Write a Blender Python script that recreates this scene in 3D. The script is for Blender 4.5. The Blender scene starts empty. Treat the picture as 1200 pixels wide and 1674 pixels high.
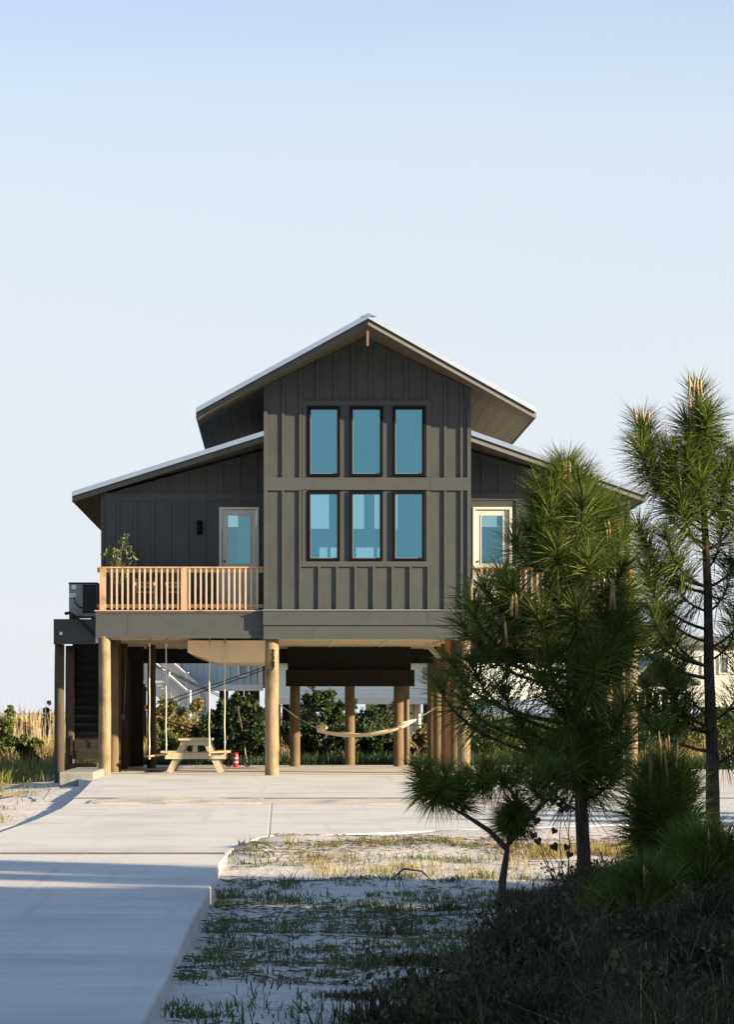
import bpy, bmesh, math, random
import numpy as np
from mathutils import Vector, Matrix

R = math.radians
rnd = random.Random(7)
rng = np.random.default_rng(11)
scene = bpy.context.scene
col = scene.collection

# ------------------------------------------------------------------ camera, sky, sun, exposure
CX, CY, CZ = -1.82, -55.0, 1.30            # camera stands on the drive, metres
F = 4345.0                                 # focal length in photograph pixels (1674 high)
PX, PY = 456.0, 1165.0                     # principal point (shifted lens)
cam_d = bpy.data.cameras.new('camera')
cam_d.sensor_fit = 'VERTICAL'
cam_d.sensor_height = 36.0
cam_d.lens = F / 1674 * 36
cam_d.shift_x = (600 - PX) / 1674
cam_d.shift_y = (PY - 837) / 1674
cam_d.clip_start = 0.5
cam_d.clip_end = 40000
cam = bpy.data.objects.new('camera', cam_d)
cam.location = (CX, CY, CZ)
cam.rotation_euler = (R(90), 0, 0)
col.objects.link(cam)
scene.camera = cam

SUN_AZ, SUN_EL = 67.0, 15.0                # azimuth measured from the facade normal towards +X
sdir = Vector((math.sin(R(SUN_AZ)) * math.cos(R(SUN_EL)), -math.cos(R(SUN_AZ)) * math.cos(R(SUN_EL)), math.sin(R(SUN_EL))))
world = bpy.data.worlds.new('World')
scene.world = world
world.use_nodes = True
wn, wl = world.node_tree.nodes, world.node_tree.links
wn.clear()
wo = wn.new('ShaderNodeOutputWorld')
bg = wn.new('ShaderNodeBackground')
sky = wn.new('ShaderNodeTexSky')
sky.sky_type = 'NISHITA'
sky.sun_disc = False
sky.sun_elevation = R(SUN_EL)
sky.sun_rotation = R(180 - SUN_AZ)
sky.altitude = 0
sky.air_density = 1.0
sky.dust_density = 0.6
sky.ozone_density = 2.5
# thin high haze: the sky colour is drawn part of the way to a pale veil, strongest near the horizon
SKY_STRENGTH = 0.121
geo = wn.new('ShaderNodeNewGeometry')
sep = wn.new('ShaderNodeSeparateXYZ')
wl.new(geo.outputs['Incoming'], sep.inputs[0])
ng = wn.new('ShaderNodeMath'); ng.operation = 'MULTIPLY'; ng.inputs[1].default_value = -1.0
wl.new(sep.outputs['Z'], ng.inputs[0])
mr = wn.new('ShaderNodeValToRGB')
mr.color_ramp.interpolation = 'EASE'
e = mr.color_ramp.elements
e[0].position = 0.10; e[0].color = (.96, .96, .96, 1)
e[1].position = 0.45; e[1].color = (.06, .06, .06, 1)
q = e.new(0.27); q.color = (.42, .42, .42, 1)
q = e.new(0.19); q.color = (.84, .84, .84, 1)
wl.new(ng.outputs[0], mr.inputs[0])
tc = wn.new('ShaderNodeTexCoord')
mp = wn.new('ShaderNodeMapping'); mp.inputs['Scale'].default_value = (3, 3, 14)
wl.new(tc.outputs['Generated'], mp.inputs[0])
nz = wn.new('ShaderNodeTexNoise'); nz.inputs['Scale'].default_value = 1.2; nz.inputs['Detail'].default_value = 5
wl.new(mp.outputs[0], nz.inputs['Vector'])
ma = wn.new('ShaderNodeMath'); ma.operation = 'MULTIPLY_ADD'
wl.new(nz.outputs['Fac'], ma.inputs[0]); ma.inputs[1].default_value = 0.26
wl.new(mr.outputs[0], ma.inputs[2])
mb_ = wn.new('ShaderNodeMath'); mb_.operation = 'SUBTRACT'; mb_.inputs[1].default_value = 0.13
wl.new(ma.outputs[0], mb_.inputs[0])
mx = wn.new('ShaderNodeMix'); mx.data_type = 'RGBA'
wl.new(mb_.outputs[0], mx.inputs['Factor'])
dim = wn.new('ShaderNodeVectorMath'); dim.operation = 'MULTIPLY'; dim.inputs[1].default_value = (.73, .715, .71)
wl.new(sky.outputs[0], dim.inputs[0]); wl.new(dim.outputs[0], mx.inputs['A'])
mx.inputs['B'].default_value = (2.28, 2.40, 2.58, 1)
wl.new(mx.outputs['Result'], bg.inputs['Color'])
bg.inputs['Strength'].default_value = SKY_STRENGTH
wl.new(bg.outputs[0], wo.inputs[0])

sun_d = bpy.data.lights.new('sun', 'SUN')
sun_d.energy = 5.0
sun_d.angle = R(0.53)
sun_d.color = (1.0, 0.79, 0.53)
sun = bpy.data.objects.new('sun', sun_d)
sun.rotation_euler = sdir.to_track_quat('Z', 'Y').to_euler()
sun.location = (60, -40, 40)
col.objects.link(sun)

scene.view_settings.view_transform = 'Standard'
scene.view_settings.look = 'None'
scene.view_settings.gamma = 1
scene.view_settings.use_curve_mapping = False
scene.view_settings.exposure = 1.54
scene.render.engine = 'CYCLES'
scene.cycles.max_bounces = 8
scene.cycles.diffuse_bounces = 2
scene.cycles.transparent_max_bounces = 16


# ------------------------------------------------------------------ survey helpers
def P(px, py, y):
    """world point seen at photograph pixel px,py on the plane Y=y"""
    d = y - CY
    return Vector((CX + (px - PX) * d / F, y, CZ + (PY - py) * d / F))
def WX(px, y): return CX + (px - PX) * (y - CY) / F
def WZ(py, y): return CZ + (PY - py) * (y - CY) / F
def G(px, py, z=0.0):
    """ground point of height z"""
    d = F * (CZ - z) / (py - PY)
    return Vector((CX + (px - PX) * d / F, CY + d, z))


# ------------------------------------------------------------------ materials
MATS = {}
def mat(name, c1, c2=None, rough=0.7, scale=3.0, stretch=(1, 1, 1), bump=0.0, bscale=None, metal=0.0, detail=6.0,
        spec=0.3, lo=0.3, hi=0.7, c3=None, s3=0.5, lo3=0.5, hi3=0.65, transl=0.0, island=0.0):
    if name in MATS: return MATS[name]
    m = bpy.data.materials.new(name); m.use_nodes = True
    n, l = m.node_tree.nodes, m.node_tree.links
    b = n['Principled BSDF']
    b.inputs['Roughness'].default_value = rough
    b.inputs['Metallic'].default_value = metal
    b.inputs['Specular IOR Level'].default_value = spec
    g = n.new('ShaderNodeNewGeometry')
    out_c = None
    mp = n.new('ShaderNodeMapping'); mp.inputs['Scale'].default_value = stretch
    l.new(g.outputs['Position'], mp.inputs[0])
    if c2 is not None:
        t = n.new('ShaderNodeTexNoise'); t.inputs['Scale'].default_value = scale; t.inputs['Detail'].default_value = detail
        t.inputs['Roughness'].default_value = 0.65
        l.new(mp.outputs[0], t.inputs['Vector'])
        r = n.new('ShaderNodeValToRGB')
        r.color_ramp.elements[0].position = lo; r.color_ramp.elements[1].position = hi
        r.color_ramp.elements[0].color = (*c1, 1); r.color_ramp.elements[1].color = (*c2, 1)
        l.new(t.outputs['Fac'], r.inputs['Fac'])
        out_c = r.outputs['Color']
        if c3 is not None:
            t3 = n.new('ShaderNodeTexNoise'); t3.inputs['Scale'].default_value = s3; t3.inputs['Detail'].default_value = 5
            l.new(g.outputs['Position'], t3.inputs['Vector'])
            m3 = n.new('ShaderNodeMapRange'); m3.inputs['From Min'].default_value = lo3; m3.inputs['From Max'].default_value = hi3
            l.new(t3.outputs['Fac'], m3.inputs['Value'])
            x3 = n.new('ShaderNodeMix'); x3.data_type = 'RGBA'
            l.new(m3.outputs[0], x3.inputs['Factor']); l.new(out_c, x3.inputs['A']); x3.inputs['B'].default_value = (*c3, 1)
            out_c = x3.outputs['Result']
    if island > 0 and out_c is not None:
        h = n.new('ShaderNodeHueSaturation')
        mr = n.new('ShaderNodeMapRange'); mr.inputs['To Min'].default_value = 1 - island; mr.inputs['To Max'].default_value = 1 + island
        l.new(g.outputs['Random Per Island'], mr.inputs['Value'])
        l.new(mr.outputs[0], h.inputs['Value']); l.new(out_c, h.inputs['Color'])
        out_c = h.outputs['Color']
    if out_c is None: b.inputs['Base Color'].default_value = (*c1, 1)
    else: l.new(out_c, b.inputs['Base Color'])
    if bump > 0:
        tb = n.new('ShaderNodeTexNoise'); tb.inputs['Scale'].default_value = bscale or scale; tb.inputs['Detail'].default_value = 8
        l.new(mp.outputs[0], tb.inputs['Vector'])
        bp = n.new('ShaderNodeBump'); bp.inputs['Strength'].default_value = bump; bp.inputs['Distance'].default_value = 0.02
        l.new(tb.outputs['Fac'], bp.inputs['Height']); l.new(bp.outputs[0], b.inputs['Normal'])
    if transl > 0:
        tr = n.new('ShaderNodeBsdfTranslucent')
        if out_c is None: tr.inputs['Color'].default_value = (*c1, 1)
        else: l.new(out_c, tr.inputs['Color'])
        ms = n.new('ShaderNodeMixShader'); ms.inputs[0].default_value = transl
        l.new(b.outputs[0], ms.inputs[1]); l.new(tr.outputs[0], ms.inputs[2])
        l.new(ms.outputs[0], n['Material Output'].inputs['Surface'])
    MATS[name] = m
    return m

def glass(name, refl, trans, mixf, rough=0.0):
    m = bpy.data.materials.new(name); m.use_nodes = True
    n, l = m.node_tree.nodes, m.node_tree.links
    n.remove(n['Principled BSDF'])
    a = n.new('ShaderNodeBsdfGlossy'); a.inputs['Color'].default_value = (*refl, 1); a.inputs['Roughness'].default_value = rough
    g = n.new('ShaderNodeNewGeometry')
    t = n.new('ShaderNodeTexNoise'); t.inputs['Scale'].default_value = 0.9; t.inputs['Detail'].default_value = 1
    l.new(g.outputs['Position'], t.inputs['Vector'])
    bp = n.new('ShaderNodeBump'); bp.inputs['Strength'].default_value = 0.02; bp.inputs['Distance'].default_value = 0.02
    l.new(t.outputs['Fac'], bp.inputs['Height']); l.new(bp.outputs[0], a.inputs['Normal'])
    b = n.new('ShaderNodeBsdfTransparent'); b.inputs['Color'].default_value = (*trans, 1)
    x = n.new('ShaderNodeMixShader'); x.inputs[0].default_value = mixf
    l.new(b.outputs[0], x.inputs[1]); l.new(a.outputs[0], x.inputs[2]); l.new(x.outputs[0], n['Material Output'].inputs['Surface'])
    MATS[name] = m
    return m

M_SIDING = mat('siding', (.046, .053, .055), (.058, .065, .066), 0.62, 6, (1, 1, .35), 0.16, 60, c3=(.040, .044, .046), s3=.9, lo3=.5, hi3=.8)
M_TRIM = mat('siding_trim', (.050, .057, .059), (.063, .069, .069), 0.6, 8, (.4, 1, 1), 0.08, 60)
M_FASCIA = mat('roof_fascia', (.054, .058, .057), (.066, .070, .068), 0.6, 5, (1, 1, 1), 0.05, 40)
M_METAL = mat('roof_metal', (.62, .64, .66), (.70, .72, .74), 0.3, 2.5, (1, 1, 1), 0.0, metal=1.0)
M_RAKE = mat('rake_trim_metal', (.47, .51, .56), (.53, .57, .62), 0.12, 2.5, metal=1.0)
M_SOFFIT = mat('soffit_board', (.095, .085, .062), (.125, .11, .08), 0.6, 9, (1, .1, 1), 0.1, 50)
M_BLACK = mat('window_black', (.002, .002, .0022), (.003, .003, .0032), 0.5, 8, spec=.15)
M_WHITE = mat('white_paint', (.62, .61, .57), (.70, .69, .65), 0.5, 6, (1, 1, 1), 0.04, 40)
M_DOOR = mat('door_cream', (.50, .50, .45), (.56, .56, .50), 0.45, 5, (1, 1, .4), 0.03, 40)
M_ROOM = mat('room_plaster', (.55, .56, .56), (.60, .61, .61), 0.8, 2)
M_ROOMDARK = mat('room_dark', (.05, .055, .06), (.07, .075, .08), 0.8, 2)
M_CURTAIN = mat('curtain_cloth', (.72, .74, .74), (.80, .82, .82), 0.9, 12, (6, 6, .3))
M_CEDAR = mat('cedar_rail', (.37, .235, .13), (.50, .345, .21), 0.62, 9, (6, 6, .7), 0.2, 40, c3=(.24, .13, .065), s3=3, lo3=.58, hi3=.75)
M_BAL = mat('cedar_baluster', (.42, .30, .195), (.56, .43, .30), 0.6, 7, (5, 5, .6), 0.12, 40)
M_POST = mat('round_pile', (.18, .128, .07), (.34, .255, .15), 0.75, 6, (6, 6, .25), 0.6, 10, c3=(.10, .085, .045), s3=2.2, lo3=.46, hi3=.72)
M_POSTDK = mat('dark_pile', (.045, .037, .026), (.08, .064, .042), 0.8, 5, (5, 5, .35), 0.3, 14)  # darker brown than the front piles
M_POSTB = mat('shaded_inner_pile', (.105, .074, .040), (.18, .13, .075), 0.75, 5, (5, 5, .35), 0.35, 14, c3=(.09, .065, .035), s3=1.3, lo3=.45, hi3=.7)  # underhouse shade is put into this darker copy of the pile colour
M_REDWOOD = mat('red_cedar_post', (.30, .115, .045), (.40, .17, .07), 0.65, 5, (6, 6, .4), 0.2, 20)
M_CEIL = mat('ceiling_panel', (.66, .53, .34), (.76, .63, .42), 0.7, 2.2, (1, 1, 1), 0.05, 20)
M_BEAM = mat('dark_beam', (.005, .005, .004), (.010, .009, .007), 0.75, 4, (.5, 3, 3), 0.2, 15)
def concrete_material():
    m = mat('concrete', (.485, .485, .465), (.585, .58, .55), 0.85, 1.4, (.45, 1.6, 1), 0.25, 60, c3=(.42, .415, .395), s3=.7, lo3=.46, hi3=.72)
    n, l = m.node_tree.nodes, m.node_tree.links
    b = n['Principled BSDF']; src = b.inputs['Base Color'].links[0].from_socket
    g = n.new('ShaderNodeNewGeometry')
    def nz(sc, st, lo, hi, det=8):
        mp = n.new('ShaderNodeMapping'); mp.inputs['Scale'].default_value = st; l.new(g.outputs['Position'], mp.inputs[0])
        t = n.new('ShaderNodeTexNoise'); t.inputs['Scale'].default_value = sc; t.inputs['Detail'].default_value = det; t.inputs['Roughness'].default_value = .7
        l.new(mp.outputs[0], t.inputs['Vector'])
        r = n.new('ShaderNodeMapRange'); r.inputs['From Min'].default_value = lo; r.inputs['From Max'].default_value = hi; l.new(t.outputs['Fac'], r.inputs[0]); return r.outputs[0]
    def over(src, f, c, k):
        q = n.new('ShaderNodeMath'); q.operation = 'MULTIPLY'; q.inputs[1].default_value = k; l.new(f, q.inputs[0])
        x = n.new('ShaderNodeMix'); x.data_type = 'RGBA'; l.new(q.outputs[0], x.inputs['Factor']); l.new(src, x.inputs['A']); x.inputs['B'].default_value = (*c, 1); return x.outputs['Result']
    src = over(src, nz(3.0, (1, .8, 1), .60, .70), (.30, .29, .27), .5)      # damp spots and scuffs
    src = over(src, nz(26, (1, 1, 1), .66, .74), (.16, .15, .13), .7)        # specks of debris
    src = over(src, nz(.9, (.25, 2.4, 1), .52, .72), (.66, .63, .57), .6)    # trowel lanes, blown sand
    src = over(src, nz(1.3, (3.2, .10, 1), .56, .70), (.33, .32, .30), .45)  # faint tyre tracks along the drive
    l.new(src, b.inputs['Base Color'])
    return m
M_CONC = concrete_material()
M_JOINT = mat('joint_filler', (.10, .09, .08), (.16, .145, .13), 0.9, 10)
M_TABLE = mat('pale_pine', (.38, .34, .24), (.46, .42, .31), 0.65, 6, (4, .5, 4), 0.12, 30)
M_SWING = mat('swing_board', (.46, .20, .085), (.56, .27, .12), 0.6, 8, (4, 1, 4), 0.1, 30)
M_ROPE = mat('rope', (.62, .55, .42), (.74, .67, .54), 0.9, 40)
M_CANVAS = mat('hammock_cloth', (.60, .50, .37), (.72, .63, .50), 0.9, 14, (1, 6, 1), 0.3, 60)
M_CABLE = mat('black_cable', (.010, .010, .010), (.016, .016, .016), 0.5, 8)
M_RED = mat('red_enamel', (.55, .012, .02), (.62, .018, .028), 0.3, 5)
M_GREYMETAL = mat('grey_metal', (.17, .20, .22), (.21, .24, .26), 0.45, 5, metal=0.3)
M_DARKMETAL = mat('dark_metal', (.025, .028, .03), (.04, .043, .045), 0.5, 5, metal=0.3)
M_STICKER = mat('sticker_paper', (.66, .68, .70), (.72, .74, .75), 0.6, 5)
M_DKWOOD = mat('dark_stair_wood', (.014, .012, .009), (.028, .022, .016), 0.8, 6, (.6, 3, 3), 0.2, 20)
M_BROWN = mat('brown_board', (.06, .035, .018), (.10, .06, .032), 0.75, 5, (4, 4, .4), 0.2, 20)
M_BARK = mat('pine_bark', (.030, .024, .019), (.085, .064, .048), 0.9, 22, (1, 1, .45), 0.9, 26, lo=.35, hi=.68)
M_NEEDLE = mat('pine_needle', (.046, .074, .016), (.155, .205, .030), 0.5, 2.6, transl=0.38, island=0.5, spec=.3, c3=(.13, .10, .032), s3=7, lo3=.64, hi3=.72)
M_CANDLE = mat('pine_candle', (.28, .19, .10), (.48, .34, .18), 0.75, 18, (1, 1, .4), 0.3, 60)
M_SAND = None
M_GLASS = glass('window_glass', (.20, .54, .68), (.36, .58, .62), 0.52)
M_GLASSD = glass('door_glass', (.22, .50, .56), (.46, .62, .60), 0.5)


# ------------------------------------------------------------------ object helpers
def tag(o, label=None, cat=None, group=None, kind=None):
    if label: o['label'] = label
    if cat: o['category'] = cat
    if group: o['group'] = group
    if kind: o['kind'] = kind
    return o
def thing(name, loc, label, cat, group=None, rz=0.0):
    o = bpy.data.objects.new(name, None); o.location = loc; o.rotation_euler = (0, 0, rz)
    o.empty_display_size = 0.3
    col.objects.link(o)
    return tag(o, label, cat, group)
OFF = {}
def origin(o):
    v = Vector((0, 0, 0))
    while o is not None: v += o.location; o = o.parent
    return v
def link(name, me, material, parent=None, at=None, world_verts=True, kind=None):
    """one mesh object; verts are world coordinates, object origin at `at` (default: parent's)"""
    o = bpy.data.objects.new(name, me); col.objects.link(o)
    po = origin(parent) if parent is not None else Vector((0, 0, 0))
    a = Vector(at) if at is not None else po
    if world_verts and a.length > 0: me.transform(Matrix.Translation(-a))
    if parent is not None: o.parent = parent
    o.location = a - po
    if material is not None and not me.materials: me.materials.append(material)
    if kind: o['kind'] = kind
    return o

class MB:
    def __init__(s): s.v = []; s.f = []; s.smooth = []
    def face_add(s, vs, fs, smooth=False):
        k = len(s.v); s.v += [tuple(v) for v in vs]
        for f in fs: s.f.append(tuple(i + k for i in f)); s.smooth.append(smooth)
    def box(s, x0, x1, y0, y1, z0, z1):
        v = [(x0, y0, z0), (x1, y0, z0), (x1, y1, z0), (x0, y1, z0), (x0, y0, z1), (x1, y0, z1), (x1, y1, z1), (x0, y1, z1)]
        s.face_add(v, [(0, 3, 2, 1), (4, 5, 6, 7), (0, 1, 5, 4), (1, 2, 6, 5), (2, 3, 7, 6), (3, 0, 4, 7)])
        return s
    def obox(s, a, b, w, h, up=Vector((0, 0, 1))):
        """bar from a to b, width w (sideways), height h (along up)"""
        a, b = Vector(a), Vector(b); d = (b - a).normalized()
        side = d.cross(up)
        if side.length < 1e-4: side = d.cross(Vector((0, 1, 0)))
        side.normalize(); u = side.cross(d).normalized()
        vs = []
        for p in (a, b):
            for sx, sz in ((-1, -1), (1, -1), (1, 1), (-1, 1)): vs.append(p + side * (sx * w / 2) + u * (sz * h / 2))
        s.face_add(vs, [(0, 1, 2, 3), (7, 6, 5, 4), (0, 4, 5, 1), (1, 5, 6, 2), (2, 6, 7, 3), (3, 7, 4, 0)])
        return s
    def tube(s, pts, radii, seg=10, cap=True, jitter=0.0):
        pts = [Vector(p) for p in pts]
        if not hasattr(radii, '__len__'): radii = [radii] * len(pts)
        vs = []; fs = []
        ref = None
        for i, p in enumerate(pts):
            d = (pts[min(i + 1, len(pts) - 1)] - pts[max(i - 1, 0)]).normalized()
            if ref is None:
                ref = d.cross(Vector((0.3, 1, 0.2)))
                if ref.length < 1e-3: ref = d.cross(Vector((1, 0, 0)))
            ref = (ref - d * ref.dot(d)).normalized(); q = d.cross(ref)
            for k in range(seg):
                a = 2 * math.pi * k / seg
                r = radii[i] * (1 + (rnd.uniform(-jitter, jitter) if jitter else 0))
                vs.append(p + ref * (math.cos(a) * r) + q * (math.sin(a) * r))
        for i in range(len(pts) - 1):
            for k in range(seg):
                k2 = (k + 1) % seg
                fs.append((i * seg + k, i * seg + k2, (i + 1) * seg + k2, (i + 1) * seg + k))
        s.face_add(vs, fs, True)
        if cap:
            k = len(s.v) - len(vs)
            s.f.append(tuple(k + i for i in reversed(range(seg)))); s.smooth.append(False)
            b = k + (len(pts) - 1) * seg
            s.f.append(tuple(b + i for i in range(seg))); s.smooth.append(False)
        return s
    def prism(s, poly, a, b, axis='y'):
        """extrude a polygon; axis y: poly is (x,z); axis x: (y,z); axis z: (x,y)"""
        n = len(poly)
        def mk(p, t): return (p[0], t, p[1]) if axis == 'y' else ((t, p[0], p[1]) if axis == 'x' else (p[0], p[1], t))
        vs = [mk(p, a) for p in poly] + [mk(p, b) for p in poly]
        fs = [tuple(range(n)), tuple(reversed(range(n, 2 * n)))] + [(i, i + n, (i + 1) % n + n, (i + 1) % n) for i in range(n)]
        s.face_add(vs, fs)
        return s
    def build(s, name, material, parent=None, at=None, bevel=0.0, kind=None):
        me = bpy.data.meshes.new(name)
        me.from_pydata(s.v, [], s.f)
        me.polygons.foreach_set('use_smooth', s.smooth)
        bm = bmesh.new(); bm.from_mesh(me)
        bmesh.ops.recalc_face_normals(bm, faces=bm.faces)
        if bevel > 0:
            bmesh.ops.bevel(bm, geom=[e for e in bm.edges if len(e.link_faces) == 2 and e.calc_face_angle(0) > 0.6], offset=bevel, segments=1, affect='EDGES')
        bm.to_mesh(me); bm.free()
        me.update()
        return link(name, me, material, parent, at, kind=kind)

UNIT = {}
def piece(name, material, parent, x0, x1, y0, y1, z0, z1):
    """a box piece that shares one unit mesh per material (slightly eased edges)"""
    key = material.name
    if key not in UNIT:
        me = bpy.data.meshes.new('piece_' + key)
        m = MB().box(-.5, .5, -.5, .5, -.5, .5)
        me.from_pydata(m.v, [], m.f); me.materials.append(material); me.update()
        UNIT[key] = me
    o = bpy.data.objects.new(name, UNIT[key]); col.objects.link(o)
    o.parent = parent
    o.location = Vector(((x0 + x1) / 2, (y0 + y1) / 2, (z0 + z1) / 2)) - origin(parent)
    o.scale = (x1 - x0, y1 - y0, z1 - z0)
    return o
def group_part(name, parent, loc=None):
    """an Empty part that holds sub-parts"""
    o = bpy.data.objects.new(name, None); o.empty_display_size = .2; col.objects.link(o); o.parent = parent
    o.location = (Vector(loc) - origin(parent)) if loc is not None else (0, 0, 0)
    return o
def mesh_np(name, V, faces3=None, faces4=None, smooth=False):
    me = bpy.data.meshes.new(name)
    V = np.ascontiguousarray(V, dtype=np.float32)
    me.vertices.add(len(V)); me.vertices.foreach_set('co', V.ravel())
    n3 = 0 if faces3 is None else len(faces3); n4 = 0 if faces4 is None else len(faces4)
    idx = np.concatenate([a.ravel() for a in (faces3, faces4) if a is not None and len(a)]).astype(np.int32)
    me.loops.add(len(idx)); me.loops.foreach_set('vertex_index', idx)
    me.polygons.add(n3 + n4)
    st = np.concatenate([np.arange(n3) * 3, n3 * 3 + np.arange(n4) * 4]).astype(np.int32)
    me.polygons.foreach_set('loop_start', st)
    me.polygons.foreach_set('use_smooth', np.full(n3 + n4, smooth))
    me.update(calc_edges=True); me.validate()
    return me
def copy_tree(o, parent=None):
    c = o.copy(); col.objects.link(c)
    if parent is not None: c.parent = parent
    for ch in list(o.children): copy_tree(ch, c)
    return c
def text_mesh(body, size, depth=0.004):
    cu = bpy.data.curves.new('lettering', 'FONT'); cu.body = body; cu.size = size; cu.extrude = depth
    cu.align_x = 'CENTER'; cu.align_y = 'CENTER'; cu.resolution_u = 4; cu.offset = .0045
    o = bpy.data.objects.new('lettering', cu); col.objects.link(o)
    bpy.context.view_layer.update()
    me = bpy.data.meshes.new_from_object(o.evaluated_get(bpy.context.evaluated_depsgraph_get()))
    bpy.data.objects.remove(o); bpy.data.curves.remove(cu)
    me.materials.clear()
    return me


# ------------------------------------------------------------------ ground
def g2(px, py): v = G(px, py); return (v.x, v.y)
left_edge = [g2(0, 1358), g2(60, 1337), g2(100, 1319), g2(128, 1298), g2(150, 1276)]
def g3(px, py): v = G(px, py, -.026); return (v.x, v.y)
right_edge = [g3(448, 1366.5), g3(425, 1371), g3(398, 1380), g3(378, 1391), g3(367, 1402), g3(360, 1411), g3(349, 1437), g3(338, 1465), g3(322, 1490), g3(302, 1530), g3(277, 1590), g3(232, 1674)]
le = left_edge[0]
outline = ([(le[0] - .1, -62), (le[0] - .05, -36)] + left_edge + [(-5.75, -3.0), (-5.75, 10.9), (6.4, 10.9), (6.4, -22.6)]
           + [g2(1000, 1346), g2(800, 1353), g2(600, 1360), g2(500, 1364)] + right_edge + [(right_edge[-1][0] - .1, -62)])
re_y = [-62] + [p[1] for p in right_edge[::-1]]; re_x = [right_edge[-1][0] - .1] + [p[0] for p in right_edge[::-1]]
OUT = np.array(outline)
def in_slab(x, y):
    c = np.zeros(np.broadcast(x, y).shape, bool); j = len(OUT) - 1
    for i in range(len(OUT)):
        (xi, yi), (xj, yj) = OUT[i], OUT[j]
        if yi != yj: c ^= ((yi > y) != (yj > y)) & (x < (xj - xi) * (y - yi) / (yj - yi) + xi)
        j = i
    return c
def smooth01(t): t = np.clip(t, 0, 1); return t * t * (3 - 2 * t)
def noise2(x, y, s, seed=0):
    x = x / s + seed * 17.3; y = y / s + seed * 9.1
    xi = np.floor(x); yi = np.floor(y); fx = x - xi; fy = y - yi
    def h(a, b):
        t = np.sin(a * 127.1 + b * 311.7 + seed * 13.7) * 43758.5453
        return t - np.floor(t)
    fx = fx * fx * (3 - 2 * fx); fy = fy * fy * (3 - 2 * fy)
    return (h(xi, yi) * (1 - fx) + h(xi + 1, yi) * fx) * (1 - fy) + (h(xi, yi + 1) * (1 - fx) + h(xi + 1, yi + 1) * fx) * fy
def gz(x, y):
    x = np.asarray(x, float); y = np.asarray(y, float)
    z = -0.13 + (noise2(x, y, 1.7, 1) - .5) * .07 + (noise2(x, y, .6, 2) - .5) * .04 + (noise2(x * .6, y * 1.3, .33, 4) - .5) * .025
    # mound of undergrowth at the right of the foreground
    z = z + 0.22 * smooth01((x - .19 * (y + 43) + 1.6) / 1.8) * smooth01((-31.0 - y) / 5)
    # lower sandy ground left of the house
    z = z - .07 * smooth01((-5.6 - x) / 1.2) * smooth01((y + 12) / 6)
    # the drive and pad lie on it: keep it under the slab
    # sand heaped against the corner and the near edge of the pad
    z = z + .108 * smooth01((y + 32.5) / 3.0) * smooth01((x + 3.2) / .6) * smooth01((-18 - y) / 3)
    z = np.where(in_slab(x, y), np.minimum(z, -.10), z)
    # rolling scrub beyond the house, shore far away
    far = smooth01((y - 16) / 30)
    z = z + far * (noise2(x, y, 14, 3) - .45) * .35
    z = z + .95 * smooth01((y - 70) / 30) * smooth01((x + 24) / 8) * (1 - smooth01((y - 300) / 100))
    z = z - smooth01((y - 430) / 90) * 3
    return z
def axis(lo, hi, step, far_lo, far_hi, gr=1.28):
    a = list(np.arange(lo, hi + 1e-6, step)); s = step; v = hi
    while v < far_hi: s *= gr; v += s; a.append(min(v, far_hi))
    s = step; v = lo
    while v > far_lo: s *= gr; v -= s; a.insert(0, max(v, far_lo))
    return np.array(a)
gx = axis(-9, 8, .2, -2500, 2500); gy = axis(-56, 14, .2, -1500, 560)
GX, GY = np.meshgrid(gx, gy)
V = np.stack([GX.ravel(), GY.ravel(), gz(GX, GY).ravel()], 1)
nx, ny = len(gx), len(gy)
ii = (np.arange(ny - 1)[:, None] * nx + np.arange(nx - 1)[None]).ravel()
Q = np.stack([ii, ii + 1, ii + nx + 1, ii + nx], 1)

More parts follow.
